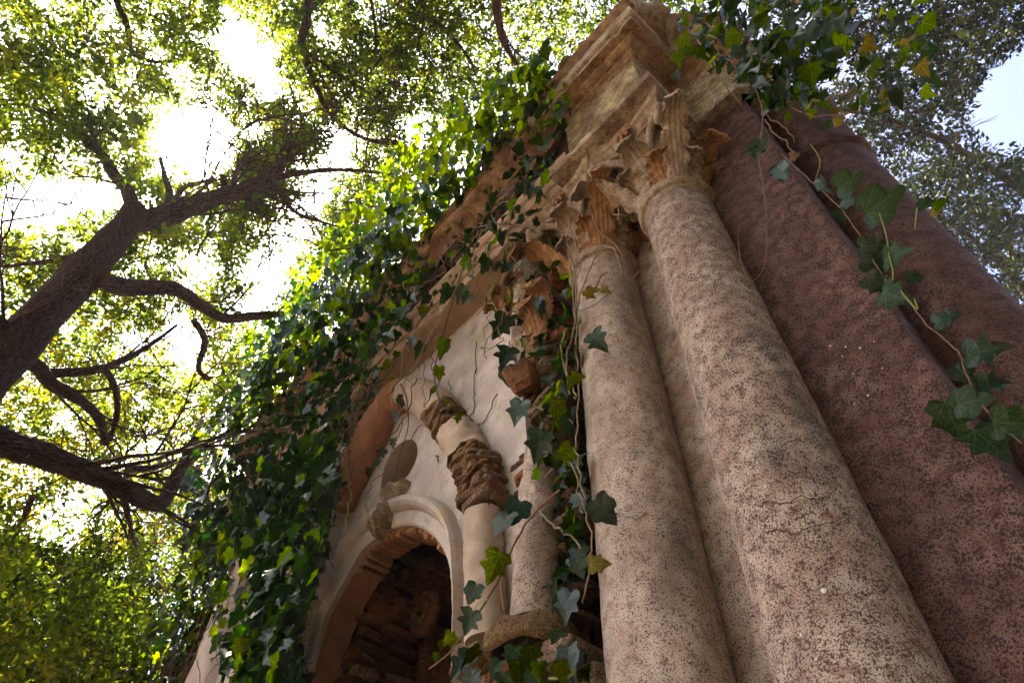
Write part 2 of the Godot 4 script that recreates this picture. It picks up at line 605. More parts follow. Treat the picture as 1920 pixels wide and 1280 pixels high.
# one strip per profile edge along a plan path (x, z) with mitred corners; out is to the left-hand side seen along the path
func moulding(b: MB, path: PackedVector2Array, prof: PackedVector2Array, step: float, rough: float, freq := 9.0, chip := 0.0) -> void:
	var mit := PackedVector2Array()
	for i in path.size():
		var d0 := (path[i] - path[maxi(i - 1, 0)]).normalized()
		var d1 := (path[mini(i + 1, path.size() - 1)] - path[i]).normalized()
		if i == 0: d0 = d1
		if i == path.size() - 1: d1 = d0
		var n0 := Vector2(-d0.y, d0.x)
		var n1 := Vector2(-d1.y, d1.x)
		mit.append((n0 + n1) / (1.0 + n0.dot(n1)))
	for s in path.size() - 1:
		var steps := maxi(1, int(path[s].distance_to(path[s + 1]) / step))
		var lines := []
		for j in prof.size():
			var row := PackedVector3Array()
			for i in steps + 1:
				var f := float(i) / steps
				var q := path[s].lerp(path[s + 1], f) + mit[s].lerp(mit[s + 1], f) * prof[j].x
				var p := Vector3(q.x, prof[j].y, q.y)
				var m := mit[s].lerp(mit[s + 1], f)
				var d := wob.get_noise_3dv(p * freq) * rough
				if chip > 0:
					d -= chip * clampf(wob.get_noise_3dv(p * 7.0 + Vector3(31, 7, 3)) * 3.2 - 0.9, 0, 1)
				row.append(p + Vector3(m.x * d, d * 0.4, m.y * d))
			lines.append(row)
		for j in prof.size() - 1:
			b.grid([lines[j], lines[j + 1]], [], false, false)

func column(ruin: Node3D, x: float, label: String, u0: float, lean: float, rad: float) -> MeshInstance3D:
	var b := MB.new()
	var rows := []
	var uvs := []
	var cols := []
	var ya := 3.81
	var n := 72
	for j in 131:
		var y := lerpf(0.34, ya, j / 130.0)
		var t := clampf((y - 0.9) / (ya - 0.9), 0, 1)
		var r := 0.15 - (0.15 - rad) * pow(t, 1.7)
		if y > ya - 0.03: r += 0.006 * smoothstep(ya - 0.03, ya, y)
		if y < 0.4: r += 0.02
		var row := PackedVector3Array()
		var ur := PackedVector2Array()
		var cr := PackedColorArray()
		for i in n + 1:
			var a := TAU * (i % n) / n
			var e := Vector3(cos(a), 0, sin(a))
			var p := Vector3(x + lean * t * t, y, ZC) + e * r
			p += e * (wob.get_noise_3dv(p * 5.0) * 0.004 + wob.get_noise_3dv(p * 22.0) * 0.0016)
			row.append(p)
			ur.append(Vector2(u0 + TAU * 0.15 * i / n, y))
			# stains: grey-black drifts and pale washed patches of the plaster
			var s := wob.get_noise_3dv(p * Vector3(5, 2.2, 5) + Vector3(x * 9, 0, 0))
			var k := wob.get_noise_3dv(p * Vector3(13, 6, 13) + Vector3(5, x * 4, 2))
			var m := 1.0 + s * 0.14 + k * 0.07 + wob.get_noise_3dv(p * Vector3(34, 1.1, 34)) * 0.13
			var st := clampf(s * 2.6 - 0.5, 0, 1) * 0.5
			cr.append(Color(m * (1.0 - st), m * (1.0 - st * 0.92), m * (1.0 - st * 0.85)))
		rows.append(row)
		uvs.append(ur)
		cols.append(cr)
	b.grid(rows, uvs, true, false, cols)
	var shaft := part(ruin, "column", b.mesh(), M.column if u0 == 0.0 else M.column_pale)
	if label: shaft.set_meta("label", label)
	# base: plinth and two rolls
	var bb := MB.new()
	lathe(bb, Vector3(x, 0, ZC), [0.2, 0.1, 0.205, 0.16, 0.2, 0.2, 0.17, 0.23, 0.17, 0.27, 0.185, 0.31, 0.165, 0.345], 40)
	box(bb, Vector3(x - 0.21, 0.0, ZC - 0.21), Vector3(x + 0.21, 0.12, ZC + 0.21))
	part(shaft, "base", bb.mesh(), M.cornice)
	capital(shaft, x + lean, ya, rad, 0.226)
	return shaft

# the near side of a column shaft in a given direction
func on_shaft(u: float, v: float, x: float) -> Vector3:
	var d := ray(u, v)
	var q := Vector2(d.x, d.z)
	var c := Vector2(x, ZC)
	var p := EYE
	for pass_ in 3:
		var t := clampf((p.y - 0.9) / 2.91, 0, 1)
		var r := 0.15 - 0.0217 * pow(t, 1.7) + 0.001
		var bq := q.dot(c)
		var disc := maxf(bq * bq - q.length_squared() * (c.length_squared() - r * r), 0.0)
		p = EYE + d * ((bq - sqrt(disc)) / q.length_squared())
	return p

func lathe(b: MB, at: Vector3, prof: Array, n: int, rough := 0.0015) -> void:
	for j in range(0, prof.size() - 2, 2):
		var rows := []
		for e in [0, 2]:
			var row := PackedVector3Array()
			for i in n + 1:
				var a := TAU * (i % n) / n
				var d := Vector3(cos(a), 0, sin(a))
				var p: Vector3 = at + d * prof[j + e] + Vector3(0, prof[j + e + 1], 0)
				row.append(p + d * wob.get_noise_3dv(p * 25.0) * rough)
			rows.append(row)
		b.grid(rows, [], true)

# an acanthus leaf climbing a bell and curling over at its tip; out = +z, up = +y
func acanthus(h: float, w: float, curl: float, sd: float) -> ArrayMesh:
	var b := MB.new()
	var rows := []
	var y := 0.0
	var z := 0.0
	var n := 36
	var ds := h * 1.32 / n
	var front := []
	var back := []
	for i in n + 1:
		var t := float(i) / n
		var ang := deg_to_rad(lerpf(84, 68, minf(t / 0.6, 1)))
		if t > 0.58:
			ang -= deg_to_rad(curl) * pow((t - 0.58) / 0.42, 1.15)
		y += sin(ang) * ds
		z += cos(ang) * ds
		var wid := w * (0.62 + 0.38 * sin(PI * clampf(t * 0.9 + 0.06, 0, 1)))
		if t > 0.72: wid *= sqrt(maxf(0.0, 1.0 - pow((t - 0.72) / 0.285, 2.0))) * 0.9 + 0.1
		var lobes := 1.0 + 0.42 * (pow(absf(sin(t * PI * 5.2 + 0.3)), 0.6) - 0.68) + 0.07 * sin(t * 84 + sd)
		var nrm := Vector3(0, -cos(ang), sin(ang))
		var row := PackedVector3Array()
		var rb := PackedVector3Array()
		for q in 21:
			var s := q / 10.0 - 1.0
			var rib := 0.045 * w * cos(s * PI * 5.0 + t * 1.5) * (1.0 - absf(s) * 0.4) - 0.22 * w * s * s * (1.0 - t * 0.6)
			rib += 0.16 * w * absf(s) * sin(t * PI * 9.2 + 0.6)
			var yy := y - absf(s) * absf(s) * h * 0.05
			var p := Vector3(s * wid * (lobes if absf(s) > 0.6 else 1.0), yy, z) + nrm * rib
			p += nrm * wob.get_noise_3dv(p * 40.0 + Vector3(sd, 0, 0)) * 0.004
			row.append(p)
			rb.append(p - nrm * 0.011 * (1.0 - 0.55 * absf(s)))
		front.append(row)
		back.append(rb)
	b.grid(front, [], false, true)
	b.grid(back, [], false, false)
	# closed rim between the two skins
	for side in [0, 20]:
		var ra := PackedVector3Array()
		var rc := PackedVector3Array()
		for i in n + 1:
			ra.append(front[i][side])
			rc.append(back[i][side])
		b.grid([ra, rc], [], false, side == 0)
	b.grid([front[n], back[n]], [], false, false)
	return b.mesh()

func capital(col: Node3D, x: float, ya: float, r: float, a: float) -> void:
	var h := TOP - ya
	var c := Vector3(x, ya, ZC)
	var over := Vector3(-0.008, 0, 0.045)   # the worn block leans a little out from the wall
	# necking ring
	var ring := MB.new()
	lathe(ring, c, [r, -0.03, r + 0.004, -0.022, r + 0.016, -0.018, r + 0.024, -0.006, r + 0.024, 0.006, r + 0.016, 0.018, r + 0.004, 0.022, r - 0.004, 0.03], 48, 0.004)
	part(col, "astragal", ring.mesh(), M.carving)
	var bell := MB.new()
	lathe(bell, c, [r - 0.006, 0.02, r - 0.012, h * 0.3, r - 0.004, h * 0.5], 40, 0.006)
	lathe(bell, c + over * 0.6, [r - 0.002, h * 0.46, r + 0.022, h * 0.64, r + 0.05, h * 0.73, r + 0.05, h * 0.77, r - 0.02, h * 0.78], 40, 0.006)
	part(col, "bell", bell.mesh(), M.carving)
	# abacus: four hollow sides with blunt horns
	var plan := []
	var n := 14
	for s in 4:
		for i in n:
			var f := float(i) / n
			var p: Vector2
			if i == n - 1:
				p = Vector2(0.955, 1.0)
			else:
				var e := lerpf(-0.955, 0.955, f / (float(n - 2) / n))
				p = Vector2(e, 1.0 - 0.16 * (1.0 - e * e))
			plan.append(p.rotated(-s * PI / 2))
	var ab := MB.new()
	var prof := [0.72, h * 0.745, 0.83, h * 0.748, 0.835, h * 0.80, 0.855, h * 0.808, 0.87, h * 0.835, 0.92, h * 0.865, 0.985, h * 0.885, 1.0, h * 0.895, 1.0, h * 0.998, 0.7, h * 0.998]
	var k := c + over
	for j in range(0, prof.size() - 2, 2):
		var rows := []
		for e in [0, 2]:
			var row := PackedVector3Array()
			for i in plan.size() + 1:
				var q: Vector2 = plan[i % plan.size()]
				var p := k + Vector3(q.x * a * prof[j + e], prof[j + e + 1], q.y * a * prof[j + e])
				row.append(p + Vector3(q.x, 0.4, q.y) * wob.get_noise_3dv(p * 18.0) * 0.009)
			rows.append(row)
		ab.grid(rows, [], true, true)
	var low := PackedVector3Array()
	for q: Vector2 in plan:
		low.append(k + Vector3(q.x * a * 0.72, h * 0.745, q.y * a * 0.72))
	for i in low.size():
		ab.tri(k + Vector3(0, h * 0.745, 0), low[(i + 1) % low.size()], low[i])
	part(col, "abacus", ab.mesh(), M.carving_grey)
	# a ring of low leaves, tall leaves on the faces and under the horns
	for i in 8:
		var phi := TAU * (i + 0.5) / 8
		leaf_on_bell(col, c, phi, r - 0.002, h * rf(0.3, 0.36), 0.05, rf(110, 180), rf(0.0, 0.1))
	for i in 4:
		leaf_on_bell(col, c, i * PI / 2, r - 0.006, h * 0.58, 0.056, 165, 0.06)
		leaf_on_bell(col, c, i * PI / 2 + PI / 4, r - 0.004, h * 0.66, 0.05, 130, 0.42)
	for i in 4:
		var phi := PI / 4 + i * PI / 2
		var out := Vector3(sin(phi), 0, cos(phi))
		if out.z < 0 and out.x < 0:
			continue
		var vb := MB.new()
		for w in [-1.0, 1.0]:
			var path := PackedVector3Array()
			var side := Vector3(out.z, 0, -out.x)
			for j in 10:
				var t := j / 9.0
				var o2 := Vector3(sin(phi + w * 0.62 * (1.0 - t)), 0, cos(phi + w * 0.62 * (1.0 - t)))
				path.append(c + over * t + side * w * 0.012 * t + o2 * (r + 0.012 + 0.105 * t * t) + Vector3(0, h * (0.42 + 0.31 * sin(t * PI * 0.5)), 0))
			for j in 22:
				var t := j / 21.0
				var ang := PI * 0.5 - t * TAU * 1.3
				var rr := 0.036 * (1.0 - t * 0.72)
				path.append(c + over + side * w * 0.012 + out * (r + 0.117 + rr * cos(ang)) + Vector3(0, h * 0.73 - 0.036 + rr * sin(ang), 0))
			tube(vb, path, 0.017, 0.011, 8, 0.006, 30.0, 0.022)
		part(col, "volute", vb.mesh(), M.carving)
	for phi in [0.0, PI / 2, -PI / 2]:
		var out := Vector3(sin(phi), 0, cos(phi))
		var side := Vector3(out.z, 0, -out.x)
		# the flower on the middle of the abacus side
		var fl := MB.new()
		for i in 7:
			var t := TAU * i / 7
			var d := side * cos(t) + Vector3.UP * sin(t)
			var o := k + out * a * 0.76 + Vector3(0, h * 0.84, 0)
			tube(fl, PackedVector3Array([o, o + d * 0.022 + out * 0.03, o + d * 0.04 + out * 0.022]), 0.014, 0.008, 6, 0.004, 40.0)
		part(col, "rosette", fl.mesh(), M.carving_orange)

func leaf_on_bell(col: Node3D, c: Vector3, phi: float, r: float, h: float, w: float, curl: float, lean: float) -> void:
	var out := Vector3(sin(phi), 0, cos(phi))
	if out.z < -0.55:
		return
	var o := placed(col, "acanthus_leaf", acanthus(h, w, curl, rf(0, 50)), M.carving_orange if rng.randf() < 0.35 else M.carving, Transform3D(Basis(Vector3.UP, phi), c + out * r + Vector3(0, 0.02, 0)))
	o.rotate_object_local(Vector3.RIGHT, lean)

# a wall face as a fine net inside one outline and outside some openings, its border vertices moved onto the outlines
func net(b: MB, lo: Vector2, hi: Vector2, z: float, cell: float, outline: PackedVector2Array, holes: Array, shade: Callable) -> void:
	var nx := int((hi.x - lo.x) / cell) + 1
	var ny := int((hi.y - lo.y) / cell) + 1
	var id := {}
	var loops := holes.duplicate()
	loops.append(outline)
	var ok := PackedByteArray()
	ok.resize(nx * ny)
	for j in ny:
		for i in nx:
			var p := lo + Vector2(i + 0.5, j + 0.5) * cell
			var good := inside(outline, p)
			for hl in holes:
				good = good and not inside(hl, p)
			ok[j * nx + i] = 1 if good else 0
	var base := b.v.size()
	var pos: Array[Vector2] = []
	for j in ny:
		for i in nx:
			if not ok[j * nx + i]:
				continue
			for d in [[0, 0], [1, 0], [0, 1], [1, 1]]:
				var key: int = (j + d[1]) * (nx + 1) + i + d[0]
				if id.has(key):
					continue
				var p := lo + Vector2(i + d[0], j + d[1]) * cell
				var edge := false
				for e in [[0, 0], [-1, 0], [0, -1], [-1, -1]]:
					var ii: int = i + d[0] + e[0]
					var jj: int = j + d[1] + e[1]
					if ii < 0 or jj < 0 or ii >= nx or jj >= ny or not ok[jj * nx + ii]:
						edge = true
				if edge:
					var best := 1e9
					var to := p
					for lp: PackedVector2Array in loops:
						for s in lp.size():
							var q := Geometry2D.get_closest_point_to_segment(p, lp[s], lp[(s + 1) % lp.size()])
							if q.distance_squared_to(p) < best:
								best = q.distance_squared_to(p)
								to = q
					if best < cell * cell * 2.2:
						p = to
				id[key] = b.v.size() - base + 0
				pos.append(p)
				var w := Vector3(p.x, p.y, z)
				w.z += wob.get_noise_3dv(w * 3.5) * 0.008 + wob.get_noise_3dv(w * 14.0) * 0.0025
				b.v.append(w)
				b.n.append(Vector3(0, 0, 1))
				b.t.append(p)
				b.c.append(shade.call(w))
			var q0: int = base + id[j * (nx + 1) + i]
			var q1: int = base + id[j * (nx + 1) + i + 1]
			var q2: int = base + id[(j + 1) * (nx + 1) + i + 1]
			var q3: int = base + id[(j + 1) * (nx + 1) + i]
			b.k.append_array([q0, q2, q1, q0, q3, q2])
	b.colored = true
	# normals from the relief
	for i in range(base, b.v.size()):
		var w := Vector3(b.v[i].x, b.v[i].y, z)
		var g := func(q: Vector3) -> float: return wob.get_noise_3dv(q * 3.5) * 0.008 + wob.get_noise_3dv(q * 14.0) * 0.0025
		var e := 0.004
		var dx: float = (g.call(w + Vector3(e, 0, 0)) - g.call(w - Vector3(e, 0, 0))) / (2 * e)
		var dy: float = (g.call(w + Vector3(0, e, 0)) - g.call(w - Vector3(0, e, 0))) / (2 * e)
		b.n[i] = Vector3(-dx, -dy, 1).normalized()

# a strip from an outline in the wall back into its depth
func reveal(b: MB, loop: PackedVector2Array, z0: float, z1: float, closed := true) -> void:
	var ra := PackedVector3Array()
	var rb := PackedVector3Array()
	for i in loop.size() + (1 if closed else 0):
		var p := loop[i % loop.size()]
		ra.append(Vector3(p.x, p.y, z0))
		var q := Vector3(p.x, p.y, z1)
		rb.append(q + Vector3(wob.get_noise_3dv(q * 9.0), wob.get_noise_3dv(q * 8.0), 0) * 0.02)
	b.grid([ra, rb], [], false)

func flat(p: PackedVector3Array) -> PackedVector2Array:
	var o := PackedVector2Array()
	for q in p:
		o.append(Vector2(q.x, q.y))
	return o

func stone_at(parent: Node3D, called: String, at: Vector3, size: Vector3, basis: Basis, mat: Material, brick := false) -> MeshInstance3D:
	var set_of := brick_meshes if brick else stone_meshes
	var b := basis
	b.x *= size.x
	b.y *= size.y
	b.z *= size.z
	return placed(parent, called, set_of[rng.randi() % set_of.size()], mat, Transform3D(b, at))

func build_portico() -> Node3D:
	var ruin := thing("ruined_portico", "weathered stuccoed garden portico with paired Corinthian columns and a broken arched doorway, overgrown with ivy", "ruin", Vector3(-1.6, 0, -1.3))
	# ---- body behind the faces
	var body := MB.new()
	box(body, Vector3(-4.6, 0, -2.75), Vector3(-0.17, 4.25, -2.6))        # back
	box(body, Vector3(-1.27, 0, -2.6), Vector3(-0.165, 4.25, -1.40))      # right block behind the columns
	box(body, Vector3(-4.6, 0, -2.6), Vector3(-3.35, 4.25, -1.27))        # left block
	box(body, Vector3(-4.6, 4.262, -2.75), Vector3(-0.21, 5.06, -1.42))   # attic over all
	box(body, Vector3(-3.35, 3.95, -2.6), Vector3(-1.27, 4.25, -1.32))    # ceiling of the chamber
	box(body, Vector3(-4.55, 4.3, -1.6), Vector3(-0.42, 5.05, -1.29))     # packing behind the entablature
	box(body, Vector3(-1.25, 4.2, -1.6), Vector3(-0.3, 4.31, -1.362))
	part(ruin, "wall_core", body.mesh(), M.rubble_dark)
	# ---- pier at the right end, with a half-round column on its return
	var pier := MB.new()
	var prow := []
	for j in 60:
		var y := lerpf(0.0, 4.3, j / 59.0)
		var row := PackedVector3Array()
		for i in 30:
			var p: Vector3
			if i < 18:
				p = Vector3(lerpf(-0.53, -0.148, i / 17.0), y, ZP)
			elif i < 21:
				var a := (i - 17) / 4.0 * PI / 2
				p = Vector3(-0.148 + 0.014 * sin(a), y, ZP - 0.014 + 0.014 * cos(a))
			else:
				p = Vector3(-0.134, y, lerpf(ZP - 0.014, -2.7, (i - 21) / 8.0))
			var d := wob.get_noise_3dv(p * 4.0) * 0.008 + wob.get_noise_3dv(p * 17.0) * 0.003
			row.append(p + (Vector3(0, 0, d) if i < 19 else Vector3(d, 0, 0)))
		prow.append(row)
	pier.grid(prow)
	var pn := part(ruin, "pier", pier.mesh(), M.pier)
	pn.set_meta("label", "plain brown pier to the right of the columns")
	var side_col := MB.new()
	var srow := []
	for j in 60:
		var y := lerpf(0.1, 3.85, j / 59.0)
		var r := 0.155 - 0.02 * pow(j / 59.0, 1.7)
		var row := PackedVector3Array()
		for i in 41:
			var a := TAU * (i % 40) / 40
			var p := Vector3(-0.062 + r * cos(a), y, -1.62 + r * sin(a))
			row.append(p + Vector3(cos(a), 0, sin(a)) * wob.get_noise_3dv(p * 6.0) * 0.006)
		srow.append(row)
	side_col.grid(srow, [], true)
	var sc := part(ruin, "side_column", side_col.mesh(), M.pier)
	var scc := MB.new()
	lathe(scc, Vector3(-0.062, 3.85, -1.62), [0.135, -0.02, 0.152, 0.0, 0.15, 0.02, 0.137, 0.05, 0.145, 0.26, 0.16, 0.38, 0.17, 0.43], 28, 0.02)
	part(sc, "capital", scc.mesh(), M.pier)
	# ---- the strip of wall between and beside the columns
	var strip := MB.new()
	var ragged := PackedVector2Array([Vector2(-1.26, 0.0), Vector2(-0.5, 0.0), Vector2(-0.5, 4.27), Vector2(-1.15, 4.27), Vector2(-1.2, 3.4), Vector2(-1.13, 3.0), Vector2(-1.22, 2.6), Vector2(-1.16, 2.2), Vector2(-1.25, 1.6)])
	var stain := func(w: Vector3) -> Color:
		var s := wob.get_noise_3dv(w * Vector3(4, 2.5, 4))
		var k := wob.get_noise_3dv(w * 12.0)
		var m := 1.22 + s * 0.3 + k * 0.2
		var hole := clampf(wob.get_noise_3dv(w * 7.0 + Vector3(9, 3, 1)) * 5.0 - 1.6, 0, 1)
		m *= 1.0 - 0.6 * hole
		return Color(m, m * 0.93, m * 0.89)
	net(strip, Vector2(-1.3, 0), Vector2(-0.48, 4.3), -1.372, 0.03, ragged, [], stain)
	part(ruin, "plaster_strip", strip.mesh(), M.column_pale)
	# ---- columns
	column(ruin, -0.5252, "large column nearest the pier, with the better preserved capital", 0.0, -0.022, 0.1283)
	column(ruin, -0.9448, "second column, beside the broken jamb, stems of ivy on its neck", 0.37, 0.0, 0.127)
	for cr: Array in [[0.0, -0.5252, [1375, 952, 1395, 948, 1420, 950, 1440, 940, 1470, 946, 1500, 930, 1530, 934, 1560, 925]], [0.0, -0.5252, [1372, 640, 1395, 632, 1412, 622, 1440, 615]], [0.0, -0.5252, [1440, 1000, 1470, 992, 1490, 1000, 1530, 984, 1580, 975]], [1.0, -0.9448, [1150, 972, 1172, 966, 1190, 972, 1215, 962]]]:
		var px: Array = cr[2]
		var pth := PackedVector3Array()
		for i in range(0, px.size(), 2):
			pth.append(on_shaft(px[i], px[i + 1], cr[1]))
		var cb := MB.new()
		var sp := spline(pth, 5)
		for i in sp.size():
			sp[i] += Vector3(0, wob.get_noise_3dv(sp[i] * 60.0) * 0.012, 0)
		tube(cb, sp, 0.0016, 0.0007, 4)
		part(ruin, "crack", cb.mesh(), M.stem_dark)
	for sp: Array in [[1545, 1107, 6, 0], [1412, 1130, 4, 0], [1530, 1236, 3, 0], [1435, 912, 3, 0], [1502, 1190, 3, 0], [1628, 741, 3, 1], [1602, 757, 2, 1], [1613, 652, 3, 1], [1640, 640, 2, 1], [1586, 650, 3, 1], [1557, 648, 3, 1], [1600, 700, 2, 1], [1655, 690, 2, 1], [1580, 668, 2, 1]]:
		var at := on_shaft(sp[0], sp[1], -0.5252) if sp[3] == 0 else on_z(sp[0], sp[1], ZP + 0.004)
		var nrm := Vector3(at.x + 0.5252, 0, at.z - ZC).normalized() if sp[3] == 0 else Vector3(0, 0, 1)
		var lb := MB.new()
		var r: float = sp[2] * 0.0009
		var sd := nrm.cross(Vector3.UP).normalized()
		for i in 8:
			var a0 := TAU * i / 8
			var a1 := TAU * (i + 1) / 8
			lb.tri(at + nrm * 0.002, at + (sd * cos(a1) + Vector3.UP * sin(a1)) * r, at + (sd * cos(a0) + Vector3.UP * sin(a0)) * r)
		part(ruin, "lichen_spot", lb.mesh(), M.lichen)
	# ---- entablature that breaks forward over the columns and returns to the pier
	var prof := PackedVector2Array([Vector2(-0.3, 4.286), Vector2(0.045, 4.284), Vector2(0.07, 4.287), Vector2(0.077, 4.3), Vector2(0.077, 4.315), Vector2(0.06, 4.322), Vector2(0.058, 4.342), Vector2(0.035, 4.352), Vector2(0.03, 4.372), Vector2(0.0, 4.385), Vector2(0.0, 4.84), Vector2(0.014, 4.846), Vector2(0.016, 4.862), Vector2(0.03, 4.874), Vector2(0.03, 4.888), Vector2(0.05, 4.893), Vector2(0.07, 4.904), Vector2(0.076, 4.918), Vector2(0.118, 4.924), Vector2(0.122, 4.94), Vector2(0.137, 4.944), Vector2(0.142, 4.95), Vector2(0.143, 5.02), Vector2(0.155, 5.03), Vector2(0.17, 5.06), Vector2(0.172, 5.085), Vector2(0.05, 5.11), Vector2(-0.3, 5.13)])
	var plan := PackedVector2Array([Vector2(-0.86, -1.33), Vector2(-0.86, -1.04), Vector2(-0.399, -1.04), Vector2(-0.399, -1.345), Vector2(-0.16, -1.345), Vector2(-0.13, -1.375), Vector2(-0.13, -2.7)])
	var ent := MB.new()
	moulding(ent, plan, prof.slice(0, 10), 0.02, 0.005, 9.0, 0.012)
	var en := part(ruin, "entablature", ent.mesh(), M.cornice)
	en.set_meta("label", "moulded cornice corner breaking forward over the columns")
	var fz := MB.new()
	moulding(fz, plan, prof.slice(9, 12), 0.02, 0.005, 9.0, 0.012)
	part(en, "frieze", fz.mesh(), M.frieze)
	var cn := MB.new()
	moulding(cn, plan, prof.slice(11, 19), 0.02, 0.005, 9.0, 0.014)
	part(en, "cornice", cn.mesh(), M.mould)
	var co := MB.new()
	moulding(co, plan, prof.slice(18, 23), 0.02, 0.005, 9.0, 0.014)
	part(en, "corona", co.mesh(), M.cornice)
	var cy := MB.new()
	moulding(cy, plan, prof.slice(22), 0.02, 0.007, 9.0, 0.03)
	part(en, "crown_moulding", cy.mesh(), M.mould)
	# broken masonry on top of the cornice
	for i in 46:
		var f := i / 45.0
		var p := Vector3(lerpf(-1.35, -0.27, f) + rf(-0.05, 0.05), rf(5.09, 5.17), rf(-1.08, -0.93) - (0.06 if f > 0.9 else 0.0))
		stone_at(en, "broken_stone", p, Vector3(rf(0.08, 0.17), rf(0.05, 0.1), rf(0.08, 0.16)), Basis.from_euler(Vector3(rf(-0.3, 0.3), rf(0, 3), rf(-0.3, 0.3))), M.moss if rng.randf() < 0.6 else M.rubble)
	for i in 18:
		var f := i / 17.0
		var p := Vector3(-0.3 + f * 0.28 + rf(-0.03, 0.03), rf(5.09, 5.16), lerpf(-0.95, -1.7, f))
		stone_at(en, "broken_stone", p, Vector3(rf(0.1, 0.2), rf(0.06, 0.12), rf(0.1, 0.2)), Basis.from_euler(Vector3(rf(-0.3, 0.3), rf(0, 3), rf(-0.3, 0.3))), M.rubble_dark if rng.randf() < 0.4 else M.cornice)
	# ---- entablature over the arch, its frieze stripped to brown masonry
	var prof2 := PackedVector2Array([Vector2(-0.2, 4.284), Vector2(0.0, 4.282), Vector2(0.005, 4.29), Vector2(0.005, 4.36), Vector2(0.02, 4.363), Vector2(0.022, 4.43), Vector2(0.036, 4.438), Vector2(0.05, 4.462), Vector2(0.052, 4.48), Vector2(0.0, 4.49), Vector2(-0.03, 4.5), Vector2(-0.03, 4.84), Vector2(0.0, 4.86), Vector2(0.03, 4.89), Vector2(0.06, 4.91), Vector2(0.1, 4.925), Vector2(0.12, 4.94), Vector2(0.12, 5.02), Vector2(0.14, 5.06), Vector2(-0.2, 5.1)])
	var plan2 := PackedVector2Array([Vector2(-4.6, -1.05), Vector2(-0.85, -1.05)])
	var ent2 := MB.new()
	moulding(ent2, plan2, prof2.slice(0, 10), 0.03, 0.007, 7.0, 0.016)
	var e2 := part(ruin, "entablature", ent2.mesh(), M.fascia)
	var fz2 := MB.new()
	moulding(fz2, plan2, prof2.slice(9, 13), 0.03, 0.014, 7.0, 0.03)
	part(e2, "frieze", fz2.mesh(), M.rubble_dark)
	var cn2 := MB.new()
	moulding(cn2, plan2, prof2.slice(12), 0.03, 0.01, 7.0, 0.03)
	part(e2, "cornice", cn2.mesh(), M.mould)
	for i in 90:
		var p := Vector3(rf(-3.9, -1.0), rf(4.5, 4.86), rf(-1.07, -1.05))
		stone_at(e2, "frieze_stone", p, Vector3(rf(0.1, 0.24), rf(0.03, 0.06), rf(0.05, 0.09)), Basis.from_euler(Vector3(rf(-0.1, 0.1), rf(-0.15, 0.15), rf(-0.12, 0.12))), M.terracotta_pale if rng.randf() < 0.25 else (M.rubble_dark if rng.randf() < 0.5 else M.rubble), true)
	# ---- the arch wall
	var outer := spline(pts_on_z([549, 1295, 566, 1235, 583, 1160, 600, 1120, 618, 1074, 640, 1036, 666, 1003, 704, 968, 742, 943, 786, 931, 828, 943, 852, 967, 865, 1002, 872, 1046, 876, 1108, 877, 1184, 876, 1290], ZW), 6)
	var inner := spline(pts_on_z([572, 1295, 590, 1235, 603, 1190, 612, 1160, 624, 1135, 649, 1091, 681, 1037, 711, 1009, 745, 991, 779, 987, 812, 1003, 834, 1029, 848, 1063, 858, 1115, 867, 1170, 872, 1218, 873, 1295], ZW), 6)
	outer = resample(outer, 90)
	inner = resample(inner, 90)
	var door := flat(outer)
	var left_x := door[0].x
	door.insert(0, Vector2(left_x - 0.02, -0.2))
	door.append(Vector2(door[door.size() - 1].x, -0.2))
	# shrink the hole so that the wall runs on under the band
	var cut := PackedVector2Array()
	for i in 90:
		var q := outer[i].lerp(inner[i], 0.35)
		cut.append(Vector2(q.x, q.y))
	cut.insert(0, Vector2(cut[0].x - 0.03, -0.2))
	cut.append(Vector2(cut[cut.size() - 1].x, -0.2))
	var eye_hole := flat(spline(pts_on_z([714, 912, 716, 892, 723, 868, 737, 845, 757, 827, 772, 824, 781, 834, 782, 852, 775, 872, 764, 890, 750, 904, 735, 914, 720, 920, 714, 912], ZW), 5))
	var edge := PackedVector2Array([Vector2(-4.4, 0), Vector2(-1.36, 0), Vector2(-1.33, 2.2), Vector2(-1.36, 2.6), Vector2(-1.335, 2.9), Vector2(-1.345, 3.1), Vector2(-1.36, 3.3), Vector2(-1.372, 3.38), Vector2(-1.40, 3.5), Vector2(-1.43, 3.62), Vector2(-1.445, 3.75), Vector2(-1.44, 3.95), Vector2(-1.452, 4.1), Vector2(-1.45, 4.3), Vector2(-4.4, 4.3)])
	var shade := func(w: Vector3) -> Color:
		var s := wob.get_noise_3dv(w * Vector3(3.0, 1.6, 3.0))
		var k := wob.get_noise_3dv(w * Vector3(16, 5, 16))
		var m := 1.0 + s * 0.16 + k * 0.1
		var g := clampf(wob.get_noise_3dv(w * 3.4 + Vector3(4, 9, 2)) * 2.6 - 0.35, 0, 1) * 0.35
		var dirt := clampf(wob.get_noise_3dv(w * Vector3(9, 4, 9) + Vector3(1, 2, 7)) * 3.0 - 1.0, 0, 1) * 0.4
		m *= 1.0 - dirt
		return Color(m * (1.0 - g * 0.5), m * (1.0 - g * 0.3), m * (1.0 - g * 0.8))
	var wall := MB.new()
	net(wall, Vector2(-4.4, 0), Vector2(-1.31, 4.3), ZW, 0.024, edge, [cut, eye_hole], shade)
	reveal(wall, eye_hole, ZW, ZW - 0.14)
	reveal(wall, edge.slice(1, 14), ZW + 0.001, ZW - 0.035, false)
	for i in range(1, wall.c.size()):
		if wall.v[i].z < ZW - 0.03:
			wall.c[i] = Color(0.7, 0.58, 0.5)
	var aw := part(ruin, "arch_wall", wall.mesh(), M.wall)
	# masonry behind the plaster of the arch wall, left open at the door and the oval window
	var coreb := MB.new()
	var cut2 := PackedVector2Array()
	for q in cut:
		cut2.append(q)
